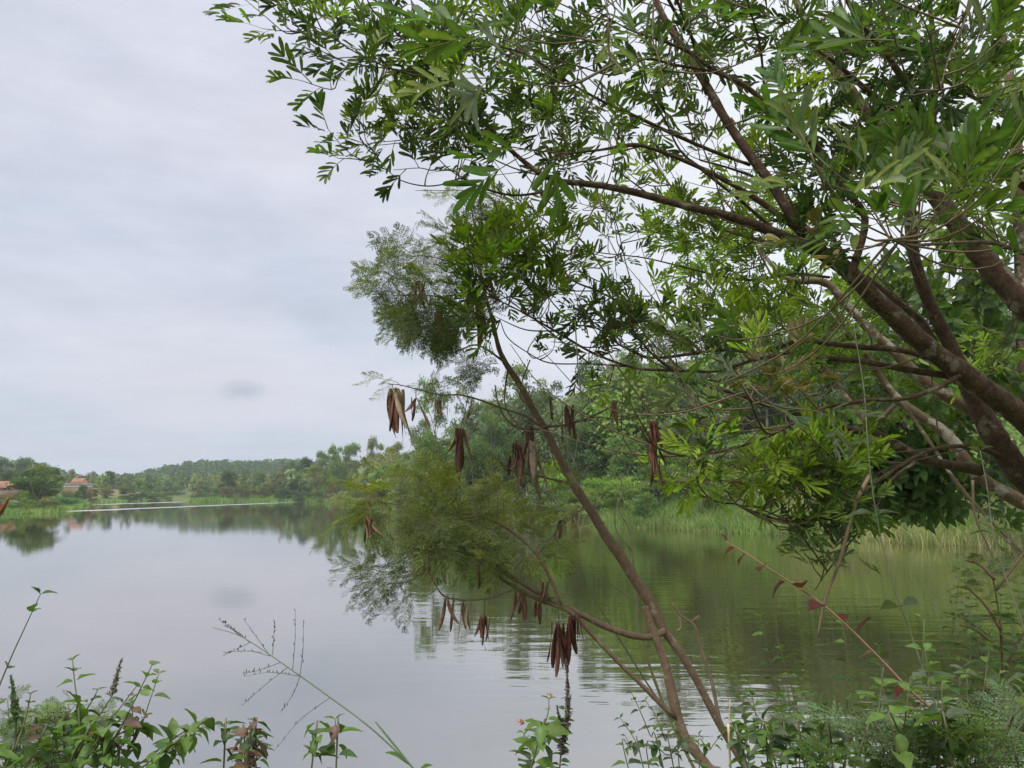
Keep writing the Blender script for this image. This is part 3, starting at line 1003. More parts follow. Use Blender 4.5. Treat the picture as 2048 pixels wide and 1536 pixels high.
ge.build('coping', M['plaster'], e)
a, b = P(128, 968, 222), P(181, 968, 222)
e = empty('shed', ((a[0] + b[0]) / 2, 222, P(128, 972, 222)[2]), 'low open shed with a white fascia below the farmhouse roof', 'shed')
ge = Geo()
boxg(ge, (a[0], 222, P(128, 968.5, 222)[2]), (b[0], 225, P(128, 967.6, 222)[2]))
ge.build('roof', M['plaster'], e)
for k in range(6):
    xm = a[0] + .2 + (b[0] - a[0] - .4) * k / 5
    ge = Geo()
    tube(ge, [(xm, 222.2, P(128, 972, 222)[2] - 1.5), (xm, 222.2, P(128, 969, 222)[2] - .002)], 0.09, 6)
    ge.build('post', M['brickwall'], e)


# ================================================================== FOREGROUND
def leaflet(L, W, fold=0.18, curl=0.12, round_=1.0):
    """one oblong blade along +y from the origin: 14 vertices, 16 triangles"""
    V = [(0, 0, 0)]
    for y, w_ in ((0.1, 0.22), (0.36, 0.40), (0.7, 0.5), (0.92, 0.34)):
        V += [(-W * w_, L * y, fold * W * w_ * 2), (0, L * y, 0), (W * w_, L * y, fold * W * w_ * 2)]
    V.append((0, L, 0))
    v = np.array(V, float)
    v[:, 2] -= curl * (v[:, 1] / L) ** 2 * L
    f = [(0, 2, 1), (0, 3, 2)]
    for i in range(3):
        a = 1 + 3 * i
        f += [(a, a + 1, a + 4), (a, a + 4, a + 3), (a + 1, a + 2, a + 5), (a + 1, a + 5, a + 4)]
    f += [(10, 11, 13), (11, 12, 13)]
    return v, np.array(f)


def rotz(a):
    c, s_ = math.cos(a), math.sin(a)
    return np.array([[c, -s_, 0], [s_, c, 0], [0, 0, 1.0]])


def rotx(a):
    c, s_ = math.cos(a), math.sin(a)
    return np.array([[1, 0, 0], [0, c, -s_], [0, s_, c]])


def roty(a):
    c, s_ = math.cos(a), math.sin(a)
    return np.array([[c, 0, s_], [0, 1, 0], [-s_, 0, c]])


def pinnate(L=0.2, pairs=7, ll=0.075, lw=0.019, col=(0.08, 0.16, 0.03), rcol=(0.16, 0.17, 0.07), droop=0.25, raise_=0.5):
    """a once-divided leaf: midrib with rows of oblong leaflets joined to it"""
    ge = Geo()
    nseg = pairs + 1
    ys = np.linspace(0, L, nseg + 1)
    zs = -droop * L * (ys / L) ** 2
    hw = np.linspace(0.0022, 0.0009, nseg + 1)
    V = [np.column_stack([-hw, ys, zs]), np.column_stack([hw, ys, zs])]
    V = np.vstack(V)
    k = np.arange(nseg)
    n = nseg + 1
    F = [np.stack([k, k + n, k + n + 1], 1), np.stack([k, k + n + 1, k + 1], 1)]
    C = [np.tile(rcol, (len(V), 1))]
    Vs = [V]
    base = len(V)
    for i in range(2, n):
        for sgn in (-1, 1):
            if rng.random() < 0.09:
                continue
            t = i / nseg
            sz = (0.7 + 0.5 * math.sin(PI * (0.1 + 0.6 * t))) * rng.uniform(0.75, 1.15)
            v, f = leaflet(ll * sz, lw * sz * rng.uniform(0.9, 1.15), rng.uniform(.0, .6), rng.uniform(-.1, .4))
            ang = -sgn * rng.uniform(0.5, 1.0) * (1.05 - 0.45 * t)
            Rm = rotz(ang) @ roty(sgn * rng.normal(-0.15, 0.25)) @ rotx(rng.normal(raise_ * 0.3, 0.15))
            v = v @ Rm.T + [0, ys[i], zs[i]]
            # share the midrib vertex as the base of the blade
            rib = i if sgn < 0 else i + n
            idx = np.concatenate([[rib], base + np.arange(13)])
            Vs.append(v[1:])
            F.append(idx[f])
            cc = np.array(col) * rng.uniform(0.82, 1.2) * np.array([rng.uniform(0.9, 1.15), 1, rng.uniform(.9, 1.1)])
            cl_ = np.tile(cc, (13, 1))
            cl_[[1, 4, 7, 10]] *= 1.4
            cl_[-1] *= (1.2, 0.9, 0.8)
            C.append(cl_)
            base += 13
    v, f = leaflet(ll * 0.95, lw, 0.2, 0.1)
    v = v + [0, ys[-1], zs[-1]]
    idx = np.concatenate([[n - 1], base + np.arange(13)])
    Vs.append(v[1:])
    F.append(idx[f])
    C.append(np.tile(col, (13, 1)))
    ge.add(np.vstack(Vs), np.vstack(F), np.vstack(C))
    return ge


def bipinnate(L=0.16, pairs=6, pl=0.085, nl=12, sz=0.0085, col=(0.08, 0.13, 0.04), droop=0.35):
    """a twice-divided feathery leaf, tiny leaflets joined to their ribs"""
    ge = Geo()
    Vs, F, C = [], [], []
    base = 0
    rc = np.array((0.15, 0.15, 0.07))

    def rib(p0, dirv, ln, dz, w0, seg):
        nonlocal base
        t = np.linspace(0, 1, seg + 1)
        sd = np.array([dirv[1], -dirv[0], 0]) * w0
        c = p0 + np.outer(t * ln, dirv) - np.outer(t ** 2 * dz * ln, [0, 0, 1])
        v = np.vstack([c - sd, c + sd])
        k = np.arange(seg)
        n = seg + 1
        F.append(base + np.concatenate([np.stack([k, k + n, k + n + 1], 1), np.stack([k, k + n + 1, k + 1], 1)]))
        Vs.append(v)
        C.append(np.tile(rc, (len(v), 1)))
        b0 = base
        base += len(v)
        return c, b0, n

    c0, b0, n0 = rib(np.zeros(3), np.array([0, 1.0, 0]), L, droop, 0.0011, pairs + 1)
    for i in range(1, pairs + 2):
        for sgn in ((-1, 1) if i <= pairs else (-0.3, 0.3)):
            t = i / (pairs + 1)
            a = sgn * rng.uniform(0.85, 1.15) * (1.1 - 0.35 * t)
            dv = np.array([math.sin(a), math.cos(a), rng.normal(0, .12)])
            pln = pl * (0.65 + 0.5 * math.sin(PI * min(t + 0.1, 1))) * rng.uniform(0.85, 1.1)
            c, b1, n1 = rib(c0[i], dv, pln, rng.uniform(0.1, 0.5), 0.0006, nl)
            sdv = np.array([dv[1], -dv[0], 0])
            cl = np.array(col) * rng.uniform(0.8, 1.25)
            for s2 in (-1, 1):
                q = c[1:]
                m_ = len(q)
                wv = sz * (1 - 0.3 * np.linspace(-1, 1, m_) ** 2)
                out = s2 * sdv * 0.9 + dv * 0.45 + np.array([0, 0, 0.05])
                out = out + 0.15 * rng.standard_normal((m_, 3))
                e1 = q + out * wv[:, None] * 0.55 + dv * sz * 0.21
                e2 = q + out * wv[:, None]
                e3 = q + out * wv[:, None] * 0.5 - dv * sz * 0.21
                v = np.stack([e1, e2, e3], 1).reshape(-1, 3)
                k = base + np.arange(m_) * 3
                rb = b1 + 1 + np.arange(m_) + (0 if s2 < 0 else n1)
                F.append(np.concatenate([np.stack([rb, k, k + 1], 1), np.stack([rb, k + 1, k + 2], 1)]))
                Vs.append(v)
                C.append(np.repeat(cl * rng.uniform(0.85, 1.15, (m_, 1)), 3, 0))
                base += len(v)
    ge.add(np.vstack(Vs), np.vstack(F), np.vstack(C))
    return ge


def ovate(L=0.05, W=0.026, col=(0.08, 0.14, 0.04), curl=0.35, fold=0.3, under=None):
    """a broad pointed leaf with a folded midrib and wavy edge"""
    ge = Geo()
    ys = np.array([0.1, 0.28, 0.5, 0.72, 0.88])
    ws = np.array([0.5, 0.95, 1.0, 0.66, 0.3]) * W / 2
    V = [(0, 0, 0)]
    for y, w_ in zip(ys, ws):
        wob = rng.normal(0, 0.04) * W
        V += [(-w_, y * L, fold * w_ + wob), (0, y * L + 0.01 * L, 0), (w_, y * L, fold * w_ - wob)]
    V.append((0, L, 0))
    V = np.array(V)
    V = V + [0, 0.12 * L, 0]
    V = np.vstack([V, [(-0.012 * L, 0, 0), (0.012 * L, 0, 0)]])
    V[:, 2] -= curl * (V[:, 1] / L) ** 2 * L * 0.6
    F = [(0, 2, 1), (0, 3, 2)]
    for i in range(4):
        a = 1 + 3 * i
        F += [(a, a + 1, a + 4), (a, a + 4, a + 3), (a + 1, a + 2, a + 5), (a + 1, a + 5, a + 4)]
    F += [(13, 14, 16), (14, 15, 16), (17, 18, 0)]
    ge.add(V, F, np.array(col) * rng.uniform(0.85, 1.15, (len(V), 1)))
    return ge


def variants(fn, n, mat, name='leaf'):
    out = []
    for _ in range(n):
        ge = fn()
        v = np.concatenate(ge.v)
        f = np.concatenate(ge.f)
        c = np.concatenate(ge.c)
        out.append({'mesh': ge.mesh(name, mat), 'v': v, 'f': f, 'c': c})
    return out


class LeafBag:
    """placements of shared leaves; the largest in view become objects, the rest one mass"""

    def __init__(s):
        s.items = []

    def put(s, var, pos, R_, sc):
        s.items.append((var, np.asarray(pos, float), R_, sc))

    def build(s, parent, limit, mat, part='leaf', rest='foliage'):
        def key(it):
            p = it[1]
            rel = p - [0, 0, H]
            dep = rel[1] * cp + rel[2] * sp
            if dep < 0.2:
                return 0
            px = 1024 + FPX * rel[0] / dep
            py = 768 - FPX * (rel[2] * cp - rel[1] * sp) / dep
            if not (-60 < px < 2108 and -60 < py < 1596):
                return 0
            return it[3] / dep
        items = sorted(s.items, key=lambda it: -key(it))
        base = np.array(parent.location)
        for var, p, R_, sc in items[:limit]:
            o = bpy.data.objects.new(part, var['mesh'])
            COL.objects.link(o)
            o.parent = parent
            M4 = Matrix([[*(R_[r] * sc), p[r] - base[r]] for r in range(3)] + [[0, 0, 0, 1]])
            o.matrix_basis = M4
        if len(items) > limit:
            ge = Geo()
            for var, p, R_, sc in items[limit:]:
                ge.add(var['v'] @ (R_ * sc).T + p, var['f'], var['c'] * random.uniform(0.82, 1.18))
            ge.build(rest, mat, parent, kind='stuff')


# ---- leaf kinds of the overhanging tree
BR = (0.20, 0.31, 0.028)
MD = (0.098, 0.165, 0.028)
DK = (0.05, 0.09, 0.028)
GY_ = (0.135, 0.165, 0.105)
RD = (0.12, 0.105, 0.04)
LV = {
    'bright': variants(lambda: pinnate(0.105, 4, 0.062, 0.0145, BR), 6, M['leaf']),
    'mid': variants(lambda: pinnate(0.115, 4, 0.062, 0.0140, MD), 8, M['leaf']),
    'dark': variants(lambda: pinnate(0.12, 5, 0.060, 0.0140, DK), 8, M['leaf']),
    'grey': variants(lambda: pinnate(0.18, 4, 0.10, 0.021, GY_, (0.25, 0.24, 0.15)), 4, M['leaf']),
    'big': variants(lambda: pinnate(0.18, 4, 0.10, 0.021, (0.075, 0.135, 0.028)), 4, M['leaf']),
    'red': variants(lambda: pinnate(0.10, 4, 0.06, 0.02, RD), 2, M['leaf']),
}

# ---- limbs of the overhanging tree: (x, y, width) in the picture, with distance
def limb(pts, d0, d1=None, k_=0.57):
    """rows (px, py, width px) -> rows (x, y, z, radius), distance running from d0 to d1"""
    d1 = d0 if d1 is None else d1
    out = []
    n = len(pts)
    for k, (x, y, w_) in enumerate(pts):
        d = d0 + (d1 - d0) * k / (n - 1)
        p = P(x, y, d)
        out.append((*p, w_ * k_ / FPX * d / 2))
    return np.array(out)


tree_limbs = [
    # name, rows, distances
    ('trunk', [(2420, 1500, 150), (2300, 1200, 130), (2190, 1040, 105), (2110, 990, 96), (2048, 955, 92), (2000, 890, 84), (1965, 830, 72), (1935, 765, 60), (1905, 700, 50), (1880, 650, 47), (1850, 585, 43), (1832, 530, 40), (1822, 470, 38), (1815, 400, 30)], 3.9, 3.7),
    ('branch', [(2250, 1120, 100), (2120, 920, 90), (2048, 838, 84), (1950, 765, 76), (1850, 690, 68), (1750, 597, 62), (1690, 537, 58), (1640, 503, 54)], 3.75, 3.3),
    ('branch', [(1650, 508, 46), (1560, 470, 38), (1470, 436, 33), (1370, 412, 28), (1262, 383, 26), (1180, 368, 22), (1100, 357, 20), (1030, 308, 17), (980, 255, 15), (930, 200, 13), (880, 160, 11), (858, 138, 9), (830, 100, 8), (786, 60, 7), (745, 20, 6), (728, -20, 5)], 3.3, 2.7),
    ('branch', [(868, 158, 7), (800, 143, 6), (740, 120, 5), (690, 92, 5), (652, 66, 4), (620, 48, 3)], 2.75, 2.7),
    ('branch', [(860, 146, 6), (800, 140, 5), (730, 131, 5), (680, 120, 4), (640, 100, 4), (615, 82, 3), (600, 60, 2)], 2.75, 2.8),
    ('branch', [(858, 140, 6), (845, 95, 5), (832, 50, 4), (820, -10, 4)], 2.75, 2.8),
    ('branch', [(900, 200, 6), (868, 212, 5), (830, 215, 4), (795, 205, 3)], 2.8, 2.75),
    ('branch', [(1130, 368, 12), (1075, 386, 10), (1020, 390, 9), (965, 376, 8), (925, 357, 7), (890, 368, 5), (850, 372, 5), (805, 362, 4), (775, 340, 3), (745, 300, 2)], 3.0, 2.8),
    ('branch', [(935, 360, 5), (900, 340, 4), (850, 290, 4), (810, 255, 3), (775, 215, 3)], 2.8, 2.75),
    ('branch', [(1650, 495, 40), (1590, 440, 40), (1545, 370, 38), (1500, 310, 36), (1455, 245, 33), (1415, 175, 31), (1370, 100, 28), (1330, 40, 25), (1300, -30, 20), (1260, -120, 12), (1200, -220, 5)], 3.3, 3.5),
    ('branch', [(1700, 560, 30), (1730, 440, 26), (1690, 380, 24), (1640, 300, 23), (1590, 265, 22), (1530, 205, 21), (1480, 165, 19), (1430, 142, 17), (1380, 105, 14), (1320, 80, 10), (1260, 60, 7), (1190, 20, 5)], 3.2, 2.9),
    ('branch', [(1480, 166, 14), (1420, 142, 12), (1350, 130, 11), (1290, 118, 9), (1230, 150, 7), (1150, 130, 6)], 3.0, 2.9),
    ('branch', [(2380, 1250, 120), (2330, 960, 110), (2180, 730, 96), (2048, 610, 84), (1970, 520, 76), (1900, 430, 68), (1840, 350, 62), (1780, 275, 56), (1710, 200, 50), (1665, 130, 38), (1630, 70, 30), (1600, 20, 27), (1560, -80, 20), (1500, -200, 8)], 3.95, 4.5),
    ('branch', [(2385, 1240, 100), (2340, 900, 84), (2220, 500, 66), (2048, 365, 52), (1990, 335, 48), (1930, 300, 42), (1870, 275, 38), (1810, 235, 32), (1755, 200, 26), (1700, 150, 18), (1650, 110, 12), (1590, 80, 8)], 3.9, 3.05),
    ('branch', [(1880, 282, 34), (1845, 225, 27), (1810, 165, 25), (1770, 105, 23), (1725, 50, 20), (1690, -10, 17), (1650, -120, 10), (1600, -200, 4)], 3.35, 3.0),
    ('branch', [(1868, 285, 22), (1868, 220, 20), (1872, 160, 22), (1868, 90, 20), (1862, 30, 18), (1855, -40, 15), (1840, -160, 6)], 3.35, 3.4),
    ('branch', [(2330, 900, 40), (2250, 560, 30), (2120, 330, 22), (2048, 262, 16), (1985, 218, 14), (1930, 185, 12), (1880, 150, 9), (1820, 110, 6)], 3.85, 3.2),
    ('branch', [(1930, 745, 26), (1880, 700, 24), (1840, 640, 24), (1790, 600, 22), (1740, 560, 20), (1700, 535, 18), (1660, 470, 16), (1600, 420, 13), (1540, 370, 11), (1470, 340, 9), (1400, 320, 7)], 3.75, 4.2),
    ('branch', [(1640, 500, 24), (1560, 432, 22), (1500, 390, 20), (1440, 355, 18), (1370, 322, 15), (1300, 296, 13), (1262, 290, 15), (1200, 300, 10), (1140, 308, 7), (1080, 330, 5)], 3.35, 3.1),
    ('branch', [(1500, 330, 12), (1420, 300, 14), (1340, 265, 14), (1270, 232, 13), (1210, 205, 11), (1150, 172, 9), (1110, 145, 8), (1050, 108, 7), (980, 88, 6), (920, 68, 5), (850, 20, 4)], 3.4, 2.9),
    ('branch', [(1560, 470, 14), (1480, 400, 12), (1410, 345, 10), (1360, 300, 8), (1330, 240, 7), (1290, 170, 5), (1270, 100, 5)], 3.4, 3.1),
    ('branch', [(1620, 505, 14), (1540, 485, 12), (1450, 460, 10), (1390, 425, 8), (1340, 370, 7), (1300, 310, 6)], 3.6, 4.4),
    ('branch', [(1660, 555, 10), (1590, 548, 10), (1510, 560, 9), (1440, 552, 8), (1370, 535, 6), (1290, 516, 5), (1220, 508, 4)], 3.9, 4.1),
    ('branch', [(1980, 800, 20), (1900, 755, 24), (1850, 745, 24), (1790, 735, 22), (1720, 722, 20), (1650, 716, 19), (1590, 704, 17), (1545, 712, 14), (1500, 722, 12), (1440, 742, 10), (1380, 742, 11), (1320, 740, 10), (1270, 736, 9), (1190, 708, 9), (1110, 662, 8), (1040, 622, 6), (985, 595, 5)], 3.6, 3.4),
    ('branch', [(1870, 720, 18), (1800, 700, 20), (1730, 695, 20), (1650, 686, 20), (1600, 680, 18), (1560, 694, 15), (1510, 704, 13), (1440, 700, 11), (1380, 708, 12), (1300, 715, 9), (1240, 690, 7), (1190, 655, 6), (1130, 650, 5), (1060, 640, 4)], 3.75, 3.6),
    ('branch', [(1390, 706, 10), (1340, 670, 9), (1290, 640, 8), (1240, 605, 8), (1190, 580, 7), (1145, 560, 7), (1110, 520, 6), (1070, 470, 5), (1050, 440, 4)], 3.6, 3.5),
    ('branch', [(1240, 605, 7), (1215, 555, 6), (1180, 500, 6), (1145, 460, 5), (1120, 400, 4)], 3.6, 3.7),
    ('branch', [(1290, 640, 6), (1270, 590, 5), (1250, 520, 4), (1230, 440, 4), (1200, 400, 3)], 3.6, 4.0),
    ('branch', [(1260, 733, 6), (1180, 728, 5), (1100, 726, 5), (1055, 705, 4), (1015, 675, 4), (1000, 640, 3)], 3.45, 3.4),
    ('branch', [(1960, 940, 44), (1900, 930, 34), (1845, 918, 32), (1795, 890, 30), (1745, 865, 28), (1700, 858, 24), (1655, 850, 22), (1590, 826, 20), (1530, 808, 18), (1470, 790, 16), (1410, 770, 13), (1360, 748, 11), (1320, 722, 9), (1290, 692, 8), (1262, 650, 7), (1250, 600, 5)], 3.9, 3.3),
    ('branch', [(2010, 915, 20), (1960, 897, 17), (1900, 893, 15), (1850, 905, 14), (1800, 932, 13), (1750, 966, 13), (1700, 1004, 12), (1650, 1028, 11), (1600, 1042, 9), (1550, 1038, 8), (1500, 1020, 6), (1470, 1008, 6), (1430, 1003, 5), (1400, 975, 4), (1392, 950, 3)], 3.82, 3.0),
    ('branch', [(1475, 1010, 4), (1455, 985, 4), (1438, 955, 3), (1420, 930, 2)], 3.05, 3.0),
    ('branch', [(1925, 748, 22), (1875, 775, 18), (1810, 797, 16), (1740, 800, 15), (1690, 808, 14), (1648, 815, 13), (1590, 845, 11), (1530, 875, 10), (1460, 898, 9), (1390, 911, 8), (1340, 906, 7), (1300, 885, 6), (1278, 852, 4)], 3.52, 2.9),
    ('branch', [(1590, 846, 9), (1540, 868, 9), (1515, 840, 8), (1500, 800, 7), (1480, 760, 5), (1470, 735, 4)], 3.0, 2.7),
    ('branch', [(1500, 790, 8), (1440, 805, 6), (1395, 815, 6), (1330, 824, 5), (1285, 828, 5), (1248, 838, 4), (1190, 835, 3), (1140, 845, 3)], 3.3, 3.4),
    ('branch', [(1830, 925, 12), (1800, 945, 11), (1770, 975, 9), (1755, 1010, 8), (1720, 1060, 7), (1680, 1110, 6), (1650, 1150, 4), (1630, 1180, 3)], 3.5, 3.2),
    ('branch', [(1830, 520, 12), (1835, 460, 9), (1840, 400, 6)], 3.3, 2.4),
    ('branch', [(2330, 870, 40), (2260, 640, 30), (2120, 540, 22), (2000, 490, 16), (1930, 485, 13), (1870, 488, 12), (1820, 490, 9), (1780, 480, 6)], 3.8, 1.75),
    ('branch', [(1545, 330, 6), (1535, 240, 8), (1528, 170, 9), (1520, 90, 9), (1500, 20, 8), (1490, -20, 8)], 3.2, 2.6),
    ('branch', [(1420, 180, 14), (1370, 40, 13), (1320, -60, 10), (1305, 60, 7), (1318, 120, 5), (1330, 170, 4)], 3.45, 1.8),
    ('branch', [(1370, 60, 14), (1290, -70, 11), (1210, -50, 8), (1230, 20, 6), (1205, 80, 5), (1240, 140, 4)], 3.4, 1.6),
    ('branch', [(1860, 10, 14), (1900, -120, 12), (1960, -60, 10), (1930, 40, 8), (1900, 110, 6), (1880, 180, 5)], 3.35, 1.9),
]
tp = P(2420, 1500, 3.9)
tbase = (tp[0] + 0.15, tp[1], tz(tp[0], tp[1]))
treeA = empty('overhanging_tree', tbase, 'big brown-limbed tree with comb-like leaves reaching in from the right', 'tree')
LA = []
for k, (nm, rows, d0, d1) in enumerate(tree_limbs):
    L_ = limb(rows, d0, d1)
    if k == 0:
        L_ = np.vstack([[*tbase, 0.16], L_])
        L_[0][2] -= 0.3
    s_ = spline(L_, 5)
    wig = np.cumsum(rng.normal(0, 0.12, (len(s_), 3)), 0) * 0.0
    s_[:, :3] += wig
    ge = Geo()
    big = L_[:, 3].max() > 0.013
    tube(ge, s_[:, :3], np.maximum(s_[:, 3], 0.0016), 12 if big else 7, (1, 1, 1), 0.035 if big else 0.02)
    ge.build(nm, M['bark'], treeA, True)
    LA.append(s_)
ptsA = np.vstack(LA)


def grow(bag, twg, attach, clusters, kinds_default, sc0=1.0, twr=0.0022, upb=0.5, nleaf=(5, 8), maxlen=0.6, lift=0.55, dens=1.0, tl=0.12):
    """sprays of leaves round given centres, every spray on a twig from the nearest limb"""
    for (x, y, rx, ry, d, dd, n, kinds, sc) in clusters:
        for _ in range(max(1, int(n * dens + 0.5))):
            while True:
                a, b = rng.uniform(-1, 1, 2)
                if a * a + b * b < 1:
                    break
            dep = d + rng.uniform(-dd, dd)
            p = P(x + a * rx, y + b * ry, dep)
            dist = np.linalg.norm(attach[:, :3] - p, axis=1)
            k = int(np.argmin(dist + rng.uniform(0, 0.06, len(dist))))
            q = attach[k, :3]
            ln_ = dist[k]
            vec = (p - q) / (ln_ + 1e-6)
            if ln_ > maxlen:
                q = p - vec * maxlen * rng.uniform(0.5, 1)
                ln_ = np.linalg.norm(p - q)
            endd = vec + np.array([0, 0, upb]) + 0.35 * rng.standard_normal(3)
            endd /= np.linalg.norm(endd)
            tip = p + endd * tl * sc
            midp = (q + p) / 2 + np.array([0, 0, -0.12 * ln_]) + rng.normal(0, 0.05 * ln_, 3)
            s_ = spline([q, midp, p, tip], 3)
            tube(twg, s_, np.linspace(twr * 1.5, twr * 0.6, len(s_)), 4, (0.12, 0.085, 0.05), cap=False)
            kd = kinds[rng.integers(0, len(kinds))]
            nl = rng.integers(nleaf[0], nleaf[1] + 1)
            ph0 = rng.uniform(0, 6.28)
            X0 = frame(endd)
            for i in range(nl):
                t = i / max(1, nl - 1)
                az = ph0 + i * 2.4
                spread = 1.1 - 0.75 * t + rng.normal(0, 0.12)
                dirv = X0 @ np.array([math.cos(az) * math.sin(spread), math.cos(spread), math.sin(az) * math.sin(spread)])
                pos = p + (tip - p) * t
                up = np.array([0, 0, 1]) * lift + endd * 0.6 + 0.25 * rng.standard_normal(3)
                var = LV[kd][rng.integers(0, len(LV[kd]))]
                bag.put(var, pos, frame(dirv, up, rng.normal(0, 0.25)), sc * sc0 * rng.uniform(0.75, 1.15))


